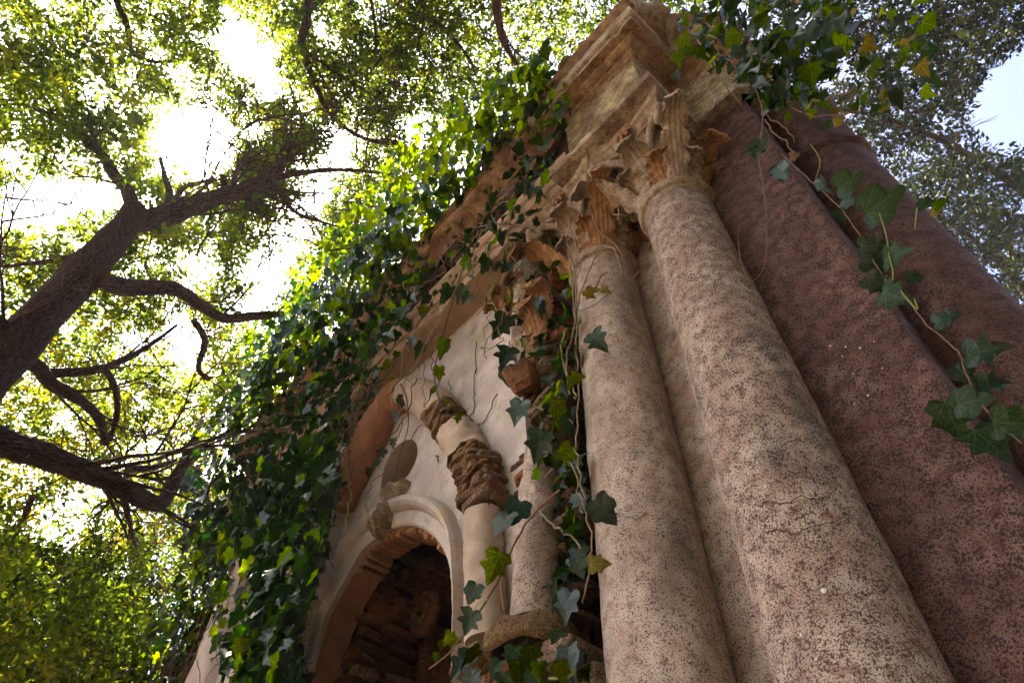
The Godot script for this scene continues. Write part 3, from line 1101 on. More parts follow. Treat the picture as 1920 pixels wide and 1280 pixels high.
	net(coreb, Vector2(-3.4, 0), Vector2(-1.25, 4.25), ZW - 0.15, 0.05, PackedVector2Array([Vector2(-3.4, 0), Vector2(-1.25, 0), Vector2(-1.25, 4.25), Vector2(-3.4, 4.25)]), [cut2], func(_w): return Color(0.8, 0.7, 0.62))
	var core := part(ruin, "masonry", coreb.mesh(), M.inside)
	# ---- moulded band round the door
	var band := MB.new()
	var cs := [[1.0, -0.035], [1.0, 0.012], [0.93, 0.018], [0.5, 0.018], [0.47, 0.03], [0.4, 0.045], [0.28, 0.058], [0.12, 0.058], [0.03, 0.04], [-0.03, 0.0]]
	for j in cs.size() - 1:
		var rows := []
		for e in 2:
			var row := PackedVector3Array()
			for i in 90:
				var q: Array = cs[j + e]
				var p := outer[i].lerp(inner[i], q[0])
				p.z += q[1]
				p += Vector3(wob.get_noise_3dv(p * 12.0), wob.get_noise_3dv(p * 12.0 + Vector3(7, 7, 7)), wob.get_noise_3dv(p * 9.0)) * 0.004
				row.append(p)
			rows.append(row)
		band.grid(rows, [], false, true, _band_tint(rows))
	var bn := part(ruin, "door_band", band.mesh(), M.wall)
	# keystone: a scrolled bracket lying on the crown of the band
	var key := MB.new()
	var ka := on_z(727, 1000, ZW)
	var kb := on_z(748, 915, ZW)
	var up := (kb - ka).normalized()
	var kside := Vector3(up.y, -up.x, 0)
	var krows := []
	for j in 26:
		var t := j / 25.0
		var prot := 0.065 + 0.03 * sin(t * PI * 1.6 + 0.3) + 0.035 * smoothstep(0.7, 0.9, t) - 0.05 * smoothstep(0.93, 1.0, t)
		if t < 0.2: prot += 0.03 * sin(t / 0.2 * PI)
		var wd := lerpf(0.062, 0.066, t) * (1.0 - 0.16 * sin(t * 5.5)) + 0.028 * smoothstep(0.62, 0.9, t)
		var row := PackedVector3Array()
		for i in 13:
			var s := i / 6.0 - 1.0
			var p := ka + (kb - ka) * t + kside * wd * s
			p.z = ZW - 0.01 + prot * (pow(maxf(0.0, 1.0 - pow(absf(s), 5.0)), 0.6)) + 0.012 * cos(s * PI * 2.5) * (1.0 - absf(s))
			p += Vector3(1, 1, 1) * wob.get_noise_3dv(p * 17.0) * 0.016
			row.append(p)
		krows.append(row)
	key.grid(krows)
	for e in [0, 25]:
		var m := PackedVector3Array()
		for p: Vector3 in krows[e]:
			m.append(Vector3(p.x, p.y, ZW - 0.03))
		key.grid([krows[e], m], [], false, e == 25)
	part(bn, "keystone", key.mesh(), M.carving_grey)
	# ---- brick lining of the arch: each header a piece
	var run := resample(inner.slice(24, 64), 200)
	var nb := 18
	for i in nb:
		var f := (i + 0.3) / nb
		var at := run[int(f * 199)]
		var tan := (run[mini(int(f * 199) + 3, 199)] - run[maxi(int(f * 199) - 3, 0)]).normalized()
		var nrm := Vector3(-tan.y, tan.x, 0)
		var o := stone_at(core, "brick", at + nrm * 0.012 + Vector3(0, 0, -0.075 + rf(-0.008, 0.004)), Vector3(rf(0.026, 0.033), 0.06 + rf(0, 0.025), rf(0.12, 0.15)), Basis(tan, nrm, Vector3(0, 0, 1)) * Basis.from_euler(Vector3(rf(-0.04, 0.04), rf(-0.08, 0.08), rf(-0.1, 0.1))), M.brick, true)
		o.position += -nrm * rf(-0.004, 0.014)
	# plastered jamb under the bricks, its edge crumbling
	var jamb := MB.new()
	var jr := []
	var jp := inner.slice(0, 25)
	for j in 25:
		var row := PackedVector3Array()
		for i in 6:
			var p := jp[j] + Vector3(0.004 + 0.01 * i / 5.0, 0, -0.012 - 0.125 * i / 5.0)
			row.append(p + Vector3(wob.get_noise_3dv(p * 14.0) * 0.012, 0, (wob.get_noise_3dv(p * 20.0) * 0.012 if i == 5 else 0.0)))
		jr.append(row)
	var bot := PackedVector3Array()
	for p: Vector3 in jr[0]:
		bot.append(p + Vector3(-0.06, -1.2, 0))
	jr.push_front(bot)
	jamb.grid(jr, [], false, true)
	part(core, "jamb_plaster", jamb.mesh(), M.torus_red)
	# ---- the roll moulding of the big pointed arch: plaster, bare stone, plaster, bare stone, then two colonettes
	var line := spline(pts_on_z([636, 955, 660, 903, 688, 846, 716, 788, 740, 752, 768, 737, 800, 750, 838, 786, 868, 829, 893, 875, 909, 921, 912, 968], ZW + 0.05), 8)
	line = resample(line, 121)
	var mark := func(u: float, v: float) -> int:
		var q := on_z(u, v, ZW + 0.05)
		var best := 0
		for i in line.size():
			if line[i].distance_squared_to(q) < line[best].distance_squared_to(q):
				best = i
		return best
	var m0: int = mark.call(752, 745)
	var m1: int = mark.call(834, 782)
	var m2: int = mark.call(857, 814)
	var m3: int = mark.call(889, 866)
	var roll := MB.new()
	tube(roll, line.slice(0, m0 + 5), 0.1, 0.096, 28, 0.024, 5.0)
	part(ruin, "roll_moulding", roll.mesh(), M.torus_red)
	var roll2 := MB.new()
	tube(roll2, line.slice(m0 - 1, m1 + 1), 0.074, 0.09, 28, 0.012, 7.0, 0.106)
	part(ruin, "roll_moulding", roll2.mesh(), M.torus_cream)
	var roll3 := MB.new()
	tube(roll3, line.slice(m2, m3 + 1), 0.085, 0.08, 28, 0.02, 12.0)
	part(ruin, "roll_moulding", roll3.mesh(), M.torus_cream)
	for span in [[m1 - 1, m2 + 2, 12], [m3 - 1, 121, 34]]:
		var rm := MB.new()
		tube(rm, line.slice(span[0], span[1]), 0.05, 0.05, 12, 0.02, 14.0)
		var holder := part(ruin, "bare_roll", rm.mesh(), M.rubble_dark)
		for i in int(span[2]):
			var f: float = lerpf(span[0], span[1] - 2, (i + 0.5) / span[2])
			var at := line[int(f)]
			var tan := (line[mini(int(f) + 2, 120)] - line[int(f) - 2]).normalized()
			var nrm := Vector3(-tan.y, tan.x, 0)
			var zz := Vector3(0, 0, 1)
			stone_at(holder, "stone", at + nrm * rf(-0.012, 0.012) + zz * rf(0.0, 0.014), Vector3(rf(0.014, 0.024), rf(0.125, 0.155), rf(0.12, 0.15)), Basis(tan, nrm, zz) * Basis.from_euler(Vector3(rf(-0.5, 0.5), rf(-0.1, 0.1), rf(-0.13, 0.13))), [M.rubble, M.rubble, M.terracotta_pale, M.moss, M.rubble_dark][rng.randi() % 5], true)
	# colonettes
	var c1 := MB.new()
	var top1 := on_z(906, 968, ZW + 0.05)
	tube(c1, resample(PackedVector3Array([Vector3(-1.465, 2.39, -1.15), Vector3(-1.487, 2.593, -1.15), top1]), 30), 0.064, 0.068, 28, 0.008, 13.0)
	part(ruin, "colonette", c1.mesh(), M.torus_cream)
	var c2 := MB.new()
	tube(c2, resample(PackedVector3Array([Vector3(-1.298, 2.40, -1.18), Vector3(-1.275, 2.673, -1.18), Vector3(-1.262, 3.0, -1.19)]), 30), 0.07, 0.058, 28, 0.011, 12.0)
	part(ruin, "colonette", c2.mesh(), M.column_pale)
	# slab the colonettes stand on, and the courses below
	var slab := MB.new()
	var oct := []
	for i in 16:
		var a := TAU * (i + 0.5) / 16
		oct.append(Vector2(cos(a) * 0.135, sin(a) * 0.13))
	var rws := []
	for q in [[0.86, 2.345], [1.0, 2.35], [1.02, 2.37], [1.0, 2.40], [0.9, 2.41], [0.0, 2.412]]:
		var row := PackedVector3Array()
		for i in 17:
			var e: Vector2 = oct[i % 16]
			var p := Vector3(-1.315 + e.x * q[0], (q[1] as float) - 0.03, ZW + 0.01 + e.y * q[0])
			row.append(p + Vector3(1, 0.5, 1) * wob.get_noise_3dv(p * 14.0) * 0.014)
		rws.append(row)
	slab.grid(rws, [], true)
	part(ruin, "base_slab", slab.mesh(), M.moss)
	stone_at(ruin, "base_block", Vector3(-1.49, 2.34, ZW + 0.03), Vector3(0.14, 0.07, 0.17), Basis.from_euler(Vector3(0, 0.2, 0.05)), M.moss)
	for j in 9:
		for i in 3:
			stone_at(ruin, "footing_stone", Vector3(-1.51 + i * 0.14 + rf(-0.02, 0.02) + (j % 2) * 0.05, 2.275 - j * 0.078, ZW - 0.05 + rf(-0.03, 0.02)), Vector3(rf(0.13, 0.17), rf(0.055, 0.072), rf(0.17, 0.22)), Basis.from_euler(Vector3(rf(-0.06, 0.06), rf(-0.2, 0.2), rf(-0.05, 0.05))), M.terracotta if rng.randf() < 0.5 else M.rubble, true)
	# ---- torn jamb between the arch wall and the second column
	for j in 44:
		for i in 2:
			var y := 2.44 + j * 0.041
			stone_at(core, "jamb_stone", Vector3(-1.37 + i * 0.12 + rf(-0.03, 0.03), y + rf(-0.01, 0.01), -1.285 + rf(-0.03, 0.035)), Vector3(rf(0.1, 0.17), rf(0.025, 0.05), rf(0.1, 0.16)), Basis.from_euler(Vector3(rf(-0.12, 0.12), rf(-0.4, 0.4), rf(-0.12, 0.12))), M.rubble if rng.randf() < 0.55 else (M.terracotta if rng.randf() < 0.5 else M.rubble_dark))
	var knob := on_z(985, 708, -1.17)
	stone_at(core, "jamb_stone", knob, Vector3(0.13, 0.11, 0.12), Basis.from_euler(Vector3(0.3, 0.4, 0.2)), M.terracotta_pale)
	# remains of a third capital high on the jamb
	var frag := MB.new()
	tube(frag, resample(PackedVector3Array([Vector3(-1.33, 3.55, -1.27), Vector3(-1.34, 3.8, -1.26), Vector3(-1.35, 4.27, -1.25)]), 16), 0.09, 0.14, 20, 0.05, 10.0)
	var fr := part(ruin, "capital_remains", frag.mesh(), M.cornice)
	var spots := [[945, 560, 0.13, -0.5], [965, 540, 0.15, -0.15], [1000, 565, 0.14, 0.4], [990, 600, 0.16, 0.2], [935, 575, 0.1, -0.8]]
	for s: Array in spots:
		var p := on_z(s[0], s[1], -1.12)
		placed(fr, "acanthus_leaf", acanthus(0.2, 0.055, 190, rf(0, 40)), M.carving_orange, Transform3D(Basis(Vector3.UP, s[3] as float), p + Vector3(0, -0.1, -0.05)))
	# ---- the left end: a pale flat pilaster
	var pil := MB.new()
	var plrows := []
	for j in 40:
		var y := lerpf(0, 4.25, j / 39.0)
		var row := PackedVector3Array()
		for e in [[-4.30, -1.25], [-4.30, -1.145], [-4.2, -1.14], [-4.05, -1.14], [-3.93, -1.145], [-3.93, -1.25]]:
			var p := Vector3(e[0], y, e[1])
			row.append(p + Vector3(1, 0, 1) * wob.get_noise_3dv(p * 6.0) * 0.015)
		plrows.append(row)
	pil.grid(plrows)
	part(ruin, "left_pilaster", pil.mesh(), M.wall)
	# ---- inside: rough side wall, a pilaster with a scrolled capital, back wall
	var ins := MB.new()
	for f in [[Vector3(-2.95, 0, -1.36), Vector3(0, 0, -1.3)], [Vector3(-3.0, 0, -2.58), Vector3(1.75, 0, 0)], [Vector3(-1.29, 0, -2.6), Vector3(0, 0, 1.24)]]:
		var rows := []
		for j in 50:
			var row := PackedVector3Array()
			for i in 30:
				var p: Vector3 = f[0] + f[1] * (i / 29.0) + Vector3(0, 4.0 * j / 49.0, 0)
				var d := f[1].cross(Vector3.UP).normalized() as Vector3
				row.append(p + d * wob.get_noise_3dv(p * 7.0) * 0.06)
			rows.append(row)
		ins.grid(rows)
	var room := part(ruin, "chamber_wall", ins.mesh(), M.inside)
	for j in 46:
		for i in 2:
			if rng.randf() < 0.15: continue
			stone_at(room, "stone", Vector3(-2.66 + rf(-0.05, 0.03), 2.35 + j * 0.036, -1.42 - i * 0.14 + rf(-0.03, 0.03)), Vector3(rf(0.08, 0.16), rf(0.03, 0.05), rf(0.12, 0.2)), Basis.from_euler(Vector3(rf(-0.1, 0.1), rf(-0.3, 0.3), rf(-0.1, 0.1))), [M.inside, M.rubble_dark, M.rubble, M.terracotta][rng.randi() % 4])
	var vz := -1.62
	var vc := on_z(798, 1155, vz)
	var ip := MB.new()
	box(ip, Vector3(vc.x - 0.55, 0.2, vz - 0.5), Vector3(vc.x - 0.06, vc.y + 0.02, vz - 0.05))
	var sh := part(room, "pilaster", ip.mesh(), M.inside)
	var scroll := MB.new()
	var sp := PackedVector3Array([Vector3(vc.x - 0.5, vc.y + 0.11, vz), Vector3(vc.x - 0.25, vc.y + 0.1, vz)])
	for i in 40:
		var t := i / 39.0
		var a := PI / 2 - t * TAU * 2.2
		var r := 0.1 * (1.0 - t * 0.85)
		sp.append(vc + Vector3(cos(a) * r, sin(a) * r, 0.05 * t))
	tube(scroll, sp, 0.03, 0.016, 8, 0.004, 20.0)
	part(room, "scroll", scroll.mesh(), M.inside)
	var slabs := MB.new()
	for q in [[0.13, 0.17, 0.02], [0.17, 0.20, 0.05], [0.20, 0.25, 0.08], [0.34, 0.38, 0.03], [0.38, 0.45, 0.07]]:
		box(slabs, Vector3(vc.x - 0.6, vc.y + q[0], vz - 0.5), Vector3(vc.x + q[2], vc.y + q[1], vz + q[2]))
	part(room, "pilaster_cap", slabs.mesh(), M.inside)
	return ruin

func _band_tint(rows: Array) -> Array:
	var o := []
	for row: PackedVector3Array in rows:
		var c := PackedColorArray()
		for p in row:
			var s := wob.get_noise_3dv(p * Vector3(5, 5, 5) + Vector3(3, 3, 3))
			var k := clampf(s * 2.2, 0, 1)
			var m := 0.98 + s * 0.12
			c.append(Color(m, m * (1.0 - 0.1 * k), m * (1.0 - 0.32 * k)))
		o.append(c)
	return o

func build_rubble_wall() -> void:
	var rw := thing("rubble_wall", "broken end of rough brown rubble masonry left of the pale pilaster", "wall", Vector3(-5.2, 0, -1.5))
	var b := MB.new()
	var rows := []
	for j in 40:
		var row := PackedVector3Array()
		for i in 40:
			var f := i / 39.0
			var x := lerpf(-4.35, -6.6, f)
			var top := 4.6 - 1.6 * f + 0.4 * wob.get_noise_1d(x * 30)
			var p := Vector3(x, top * j / 39.0, -1.45)
			row.append(p + Vector3(0, 0, wob.get_noise_3dv(p * 3.0) * 0.2 + wob.get_noise_3dv(p * 9.0) * 0.07))
		rows.append(row)
	b.grid(rows, [], false, true)
	box(b, Vector3(-6.6, 0, -2.4), Vector3(-4.62, 3.0, -1.7))
	part(rw, "masonry", b.mesh(), M.rubble_dark)
	for i in 170:
		var x := rf(-6.2, -4.38)
		var y := rf(2.2, 4.4 + (x + 4.35) * 0.7)
		stone_at(rw, "stone", Vector3(x, y, -1.43 + rf(-0.05, 0.05)), Vector3(rf(0.12, 0.32), rf(0.06, 0.16), rf(0.15, 0.25)), Basis.from_euler(Vector3(rf(-0.2, 0.2), rf(-0.3, 0.3), rf(-0.25, 0.25))), M.rubble if rng.randf() < 0.45 else M.rubble_dark)
# ---------------------------------------------------------------- trees
var gaps: Array = []     # clearings in the leaf roof: [direction, cosine of its half-width]

func gap(u: float, v: float, px: float) -> void:
	gaps.append([ray(u, v).normalized(), cos(atan(px / F))])
func in_gap(p: Vector3) -> bool:
	var d := (p - EYE).normalized()
	for g: Array in gaps:
		if d.dot(g[0]) > (g[1] as float) + rf(-0.0004, 0.0002):
			return true
	return false

func limb(tree: Node3D, called: String, path: PackedVector3Array, r0: float, r1: float, tw: MB = null, twigs := 0, len := 1.2) -> MeshInstance3D:
	var b := MB.new()
	var p := resample(spline(path, 6), maxi(8, path.size() * 6))
	tube(b, p, r0, r1, 14 if r0 > 0.06 else 9, r0 * 0.2, 5.0)
	var o := part(tree, called, b.mesh(), M.bark)
	if tw:
		for i in (twigs * 2 + 2) / 3:
			var k := rng.randi_range(p.size() / 4, p.size() - 2)
			twig(tw, p[k], (p[k + 1] - p[k]).normalized(), lerpf(r0, r1, float(k) / p.size()) * 0.26, len * rf(0.5, 1.2), 2)
	return o
func twig(tw: MB, at: Vector3, dir: Vector3, r: float, len: float, deep: int) -> void:
	var d := (dir + Vector3(rf(-1, 1), rf(-0.6, 0.9), rf(-1, 1)) * 0.9).normalized()
	var p := PackedVector3Array([at])
	var n := 7
	for i in n:
		d = (d + Vector3(rf(-1, 1), rf(-1, 1), rf(-1, 1)) * 0.28).normalized()
		p.append(p[i] + d * len / n)
	tube(tw, p, maxf(r, 0.005), 0.0025, 5)
	if deep > 0:
		for i in 3:
			var k := rng.randi_range(2, n - 1)
			twig(tw, p[k], d, r * 0.55, len * rf(0.4, 0.7), deep - 1)

func crown(tree: Node3D, blobs: Array, per: int, tones: Array, size: float) -> void:
	var lists := [[], [], []]
	var cols := [PackedColorArray(), PackedColorArray(), PackedColorArray()]
	for bl: Array in blobs:
		var c: Vector3 = bl[0]
		var r: float = bl[1]
		var count := int(per * r * r / 4.0 * (bl[2] if bl.size() > 2 else 1.0))
		var hubs: Array[Vector3] = []
		for i in 34:
			var q := Vector3(rf(-1, 1), rf(-1, 1), rf(-1, 1))
			while q.length() > 1.0:
				q = Vector3(rf(-1, 1), rf(-1, 1), rf(-1, 1))
			hubs.append(c + q * r * Vector3(1, 0.75, 1))
		var made := 0
		var tries := 0
		while made < count and tries < count * 4:
			tries += 1
			var hub := hubs[rng.randi() % hubs.size()]
			var p := hub + Vector3(rng.randfn(), rng.randfn() * 0.7, rng.randfn()) * r * 0.25
			if p.distance_to(EYE) < 2.8 or in_gap(p):
				continue
			# an opening above the cornice lets the sun down on it
			var low := p - Vector3(-0.553, 0.8272, 0.0994) * ((p.y - 5.1) / 0.8272)
			if low.x > -4.4 and low.x < -0.6 and low.z > -1.5 and low.z < -0.76 and (low.z < -0.86 or rng.randf() < 0.75):
				continue
			if p.x > -4.9 and p.x < 0.3 and p.y < 5.4 and p.z < -0.7 and p.z > -3.0:
				continue
			made += 1
			var x := Basis.from_euler(Vector3(rf(-1.2, 1.2), rf(0, TAU), rf(-1.2, 1.2))) * Basis.from_scale(Vector3.ONE * size * rf(0.75, 1.25))
			var k := rng.randi() % 3
			lists[k].append(Transform3D(x, p))
			var tone: Vector3 = tones[rng.randi() % tones.size()]
			var s := rf(0.7, 1.3)
			cols[k].append(Color(tone.x * s, tone.y * s, tone.z * s))
	for k in 3:
		if lists[k].size():
			var me: ArrayMesh = spray_meshes[k]
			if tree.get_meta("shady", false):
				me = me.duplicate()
				me.surface_set_material(0, M.oak_shaded)
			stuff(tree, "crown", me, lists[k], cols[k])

func path_at(a: Array, d0: float, d1: float) -> PackedVector3Array:
	var o := PackedVector3Array()
	var n := a.size() / 2
	for i in n:
		o.append(along(a[i * 2], a[i * 2 + 1], lerpf(d0, d1, float(i) / maxi(n - 1, 1))))
	return o

func build_trees() -> void:
	var green := [Vector3(0.075, 0.1, 0.025), Vector3(0.095, 0.12, 0.025), Vector3(0.14, 0.165, 0.03), Vector3(0.18, 0.17, 0.035), Vector3(0.055, 0.075, 0.028)]
	var yellow := [Vector3(0.13, 0.155, 0.025), Vector3(0.2, 0.19, 0.03), Vector3(0.09, 0.12, 0.025), Vector3(0.22, 0.16, 0.03), Vector3(0.065, 0.09, 0.022)]
	var dark := [Vector3(0.014, 0.024, 0.009), Vector3(0.02, 0.03, 0.01), Vector3(0.026, 0.028, 0.012), Vector3(0.055, 0.07, 0.014)]  # leaf tones darkened to carry the shade inside a dense crown
	for g in [[360, 268, 66], [448, 95, 40], [500, 150, 34], [470, 60, 26], [75, 385, 42], [160, 370, 36], [30, 400, 36], [215, 380, 24], [470, 250, 26], [790, 252, 34], [340, 640, 34], [330, 605, 20], [150, 935, 18], [75, 980, 16], [255, 640, 18], [620, 60, 14], [700, 20, 16], [1888, 190, 48], [1925, 160, 50], [1900, 240, 40], [345, 150, 20], [130, 300, 14], [370, 505, 26], [280, 840, 14], [560, 200, 20], [420, 180, 18], [15, 300, 22], [185, 180, 22], [120, 1000, 14], [40, 900, 14]]:
		gap(g[0], g[1], g[2])
	# 1: the oak whose leaning trunk rises at the left
	var t1 := thing("oak_tree", "holm oak with the thick dark trunk rising at the left towards the sun", "tree", Vector3(-4.44, 0, 0.72), "oaks around the portico")
	var tw := MB.new()
	var top := along(255, 398, 6.87)
	limb(t1, "trunk", PackedVector3Array([Vector3(-4.30, -0.1, 0.70), Vector3(-4.36, 2.0, 0.72), Vector3(-4.46, 4.4, 0.74), along(130, 540, 6.06), top]), 0.24, 0.115)
	limb(t1, "branch", path_at([250, 415, 305, 405, 400, 372, 470, 350, 512, 330, 530, 292, 545, 268], 6.85, 7.5), 0.105, 0.045, tw, 16)
	limb(t1, "branch", path_at([262, 425, 320, 386, 372, 368, 415, 362, 418, 330], 6.8, 7.3), 0.055, 0.025, tw, 5)
	limb(t1, "branch", path_at([190, 525, 240, 540, 325, 541, 372, 570, 420, 597, 470, 593, 530, 588], 6.1, 6.9), 0.075, 0.032, tw, 9)
	limb(t1, "branch", path_at([300, 405, 318, 372, 306, 322, 300, 296], 6.9, 7.3), 0.042, 0.016, tw, 4)
	limb(t1, "branch", path_at([325, 380, 345, 350, 385, 340, 400, 332], 6.9, 7.2), 0.03, 0.014, tw, 3)
	limb(t1, "branch", path_at([508, 335, 560, 325, 640, 318, 735, 325], 7.2, 7.8), 0.035, 0.012, tw, 10)
	limb(t1, "branch", path_at([515, 345, 550, 395, 600, 415, 650, 428], 7.2, 7.7), 0.03, 0.01, tw, 8)
	limb(t1, "branch", path_at([250, 410, 240, 360, 215, 330, 190, 290, 130, 240, 60, 200], 6.9, 8.2), 0.07, 0.025, tw, 12)
	limb(t1, "branch", path_at([20, 640, -10, 600, -60, 590], 5.7, 5.4), 0.06, 0.03, tw, 4)
	limb(t1, "branch", path_at([150, 478, 90, 490, 0, 500], 6.3, 7.0), 0.03, 0.012, tw, 6)
	for i in 26:
		var p := along(rf(250, 720), rf(230, 480), rf(7.0, 9.0))
		twig(tw, p, Vector3(0.5, -0.3, 0), 0.014, 1.0, 2)
	var tn := part(t1, "twigs", tw.mesh(), M.bark)
	tn.set_meta("kind", "stuff")
	crown(t1, [[along(120, 120, 9.0), 2.1], [along(400, 20, 9.5), 2.0], [along(60, 330, 8.2), 1.6], [along(260, 250, 9.6), 1.9], [along(480, 330, 9.2), 1.7], [along(620, 200, 10.0), 2.1], [along(330, 520, 8.4), 1.5], [along(560, 470, 9.6), 1.9], [along(200, 640, 8.6), 1.4], [along(-150, 150, 8.5), 2.2], [along(-250, 500, 8.0), 2.0], [along(650, 380, 10.5), 1.7], [along(60, 240, 8.6), 1.2], [along(560, 60, 9.5), 1.3], [along(640, 420, 9.6), 1.2], [along(560, 320, 9.4), 1.0], [along(500, 560, 9.4), 1.1], [along(700, 300, 10.2), 1.1], [along(20, 470, 8.6), 0.8]], 430, green, 0.23)
	# 2: a second oak, further left, its limbs crossing the lower left
	var root := along(-190, 800, 5.6)
	var t2 := thing("oak_tree", "oak off the left edge sending one crooked dark limb across the lower left", "tree", Vector3(root.x, 0, root.z), "oaks around the portico")
	var tw2 := MB.new()
	limb(t2, "trunk", PackedVector3Array([Vector3(root.x, -0.1, root.z), Vector3(root.x - 0.1, 2.2, root.z), root + Vector3(-0.1, 0, 0), root + Vector3(-1.2, 1.3, 1.2), root + Vector3(-2.8, 2.4, 2.2)]), 0.26, 0.14)
	limb(t2, "branch", path_at([-190, 800, -60, 815, 0, 830, 100, 862, 200, 900, 262, 932, 298, 944, 314, 922, 332, 890, 352, 856, 365, 820], 5.6, 6.3), 0.12, 0.04, tw2, 12)
	limb(t2, "branch", path_at([-60, 690, 55, 680, 92, 716, 150, 750, 185, 785, 196, 832], 6.0, 6.6), 0.07, 0.03, tw2, 8)
	limb(t2, "branch", path_at([92, 700, 165, 696, 195, 692, 216, 732, 218, 780, 204, 826], 6.3, 6.7), 0.04, 0.02, tw2, 6)
	limb(t2, "branch", path_at([190, 692, 250, 665, 290, 640, 330, 610], 6.6, 7.2), 0.035, 0.012, tw2, 8)
	limb(t2, "branch", path_at([362, 600, 384, 640, 371, 690, 392, 712], 6.6, 6.9), 0.032, 0.024, tw2, 3)
	limb(t2, "branch", path_at([240, 880, 290, 875, 330, 862], 6.0, 6.5), 0.03, 0.012, tw2, 5)
	limb(t2, "branch", path_at([230, 930, 245, 990, 255, 1030], 6.0, 6.4), 0.025, 0.012, tw2, 5)
	limb(t2, "branch", path_at([60, 930, 30, 1000, -10, 1060], 6.4, 6.9), 0.025, 0.012, tw2, 5)
	var tn2 := part(t2, "twigs", tw2.mesh(), M.bark)
	tn2.set_meta("kind", "stuff")
	crown(t2, [[along(60, 760, 9.0), 1.7], [along(260, 760, 9.4), 1.7], [along(430, 700, 10.0), 1.7], [along(120, 940, 9.6), 1.7], [along(320, 900, 10.4), 1.8], [along(40, 1060, 10.0), 1.6], [along(260, 1030, 11.0), 1.6], [along(-200, 850, 8.5), 2.0], [along(200, 1130, 11.0), 1.5], [along(420, 950, 12.0), 1.8]], 370, yellow, 0.23)
	# 3: an oak behind the eye whose boughs hang over the top of the view
	var t3 := thing("oak_tree", "oak overhead whose thin dark boughs hang into the top of the view, with unseen leaf masses added to block light", "tree", Vector3(-1.6, 0, 4.6), "oaks around the portico")
	var tw3 := MB.new()
	limb(t3, "trunk", PackedVector3Array([Vector3(-1.6, -0.1, 4.6), Vector3(-1.5, 3, 4.5), Vector3(-1.7, 6, 4.2), Vector3(-1.9, 8.3, 3.6)]), 0.32, 0.2)
	limb(t3, "branch", PackedVector3Array([Vector3(-1.9, 8.2, 3.6), Vector3(-2.6, 9.0, 2.2), along(700, -260, 8.0), along(590, -60, 8.0)]), 0.16, 0.05)
	limb(t3, "branch", PackedVector3Array([Vector3(-1.9, 8.0, 3.6), Vector3(-1.6, 8.6, 1.8), along(960, -250, 7.4), along(930, -60, 7.4)]), 0.15, 0.06)
	limb(t3, "branch", path_at([590, -60, 574, 40, 565, 92, 585, 142, 606, 192, 642, 236, 690, 262, 740, 270], 8.0, 8.8), 0.05, 0.02, tw3, 16)
	limb(t3, "branch", path_at([700, -260, 755, -60, 800, 20, 850, 72, 880, 110, 892, 140], 8.0, 8.6), 0.045, 0.018, tw3, 14)
	limb(t3, "branch", path_at([930, -60, 934, 35, 948, 84, 969, 120], 7.4, 7.9), 0.06, 0.026, tw3, 6)
	limb(t3, "branch", path_at([650, -100, 690, -20, 704, 60, 703, 120], 8.0, 8.5), 0.026, 0.012, tw3, 8)
	limb(t3, "branch", path_at([300, -200, 218, -30, 236, 40, 250, 100, 290, 116, 335, 112], 8.2, 8.8), 0.05, 0.018, tw3, 10)
	limb(t3, "branch", path_at([760, -200, 790, -20, 796, 30, 785, 75], 8.0, 8.4), 0.03, 0.014, tw3, 8)
	limb(t3, "branch", path_at([565, 92, 620, 130, 700, 180, 745, 210], 8.3, 8.8), 0.025, 0.01, tw3, 8)
	var tn3 := part(t3, "twigs", tw3.mesh(), M.bark)
	tn3.set_meta("kind", "stuff")
	crown(t3, [[along(700, 60, 9.6), 1.9], [along(880, 60, 9.8), 1.7], [along(560, -80, 9.4), 2.0], [along(860, -180, 8.6), 2.0], [along(1080, -60, 9.6), 1.5], [along(1150, -300, 8.0), 2.0], [along(250, -200, 8.8), 2.2], [along(780, 190, 10.4), 1.5], [Vector3(0.5, 8.0, 2.2), 2.2, 2.0], [Vector3(1.5, 8.2, 5.0), 2.4, 2.0], [Vector3(3.5, 6.5, 2.5), 2.2, 2.5], [Vector3(6.0, 6.5, -1.0), 2.4, 2.0], [Vector3(4.5, 4.5, 5.0), 2.6, 2.5], [Vector3(4.2, 3.2, 1.5), 2.0, 2.5], [Vector3(2.2, 7.5, 0.2), 1.8, 2.0], [Vector3(1.5, 4.5, 7.5), 2.6, 2.5], [Vector3(5.5, 2.5, -2.0), 2.0, 2.5]], 430, green, 0.24)  # last blobs, behind and right of the eye, are unseen and added to block light
	var blocker_tones := [Vector3(0.03, 0.045, 0.02), Vector3(0.045, 0.06, 0.022)]
	crown(t3, [[Vector3(1.0, 8.5, 6.0), 3.0], [Vector3(5.5, 7.0, 4.5), 3.0], [Vector3(7.0, 5.5, 0.5), 2.8], [Vector3(6.0, 3.5, 6.5), 3.0], [Vector3(3.8, 9.0, 1.5), 2.6], [Vector3(8.0, 3.0, 3.0), 2.6]], 330, blocker_tones, 0.5)  # unseen foliage added only to darken the right sides of the columns
	# 4: an oak behind the right end of the portico, crown shade put into its leaf tones
	var t4 := thing("oak_tree", "dark dense oak behind the right end of the portico, blue sky between its leaves", "tree", Vector3(3.4, 0, -7.2), "oaks around the portico")
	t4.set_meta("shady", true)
	var tw4 := MB.new()
	limb(t4, "trunk", PackedVector3Array([Vector3(3.4, -0.1, -7.2), Vector3(3.3, 3, -7.1), Vector3(3.0, 6, -6.8), Vector3(2.6, 8.5, -6.4)]), 0.3, 0.14)
	limb(t4, "branch", path_at([1990, 420, 1880, 330, 1760, 260, 1650, 220, 1560, 200], 10.4, 9.6), 0.06, 0.02, tw4, 16)
	limb(t4, "branch", path_at([1990, 640, 1900, 520, 1800, 430, 1700, 380], 10.8, 10.2), 0.05, 0.02, tw4, 14)
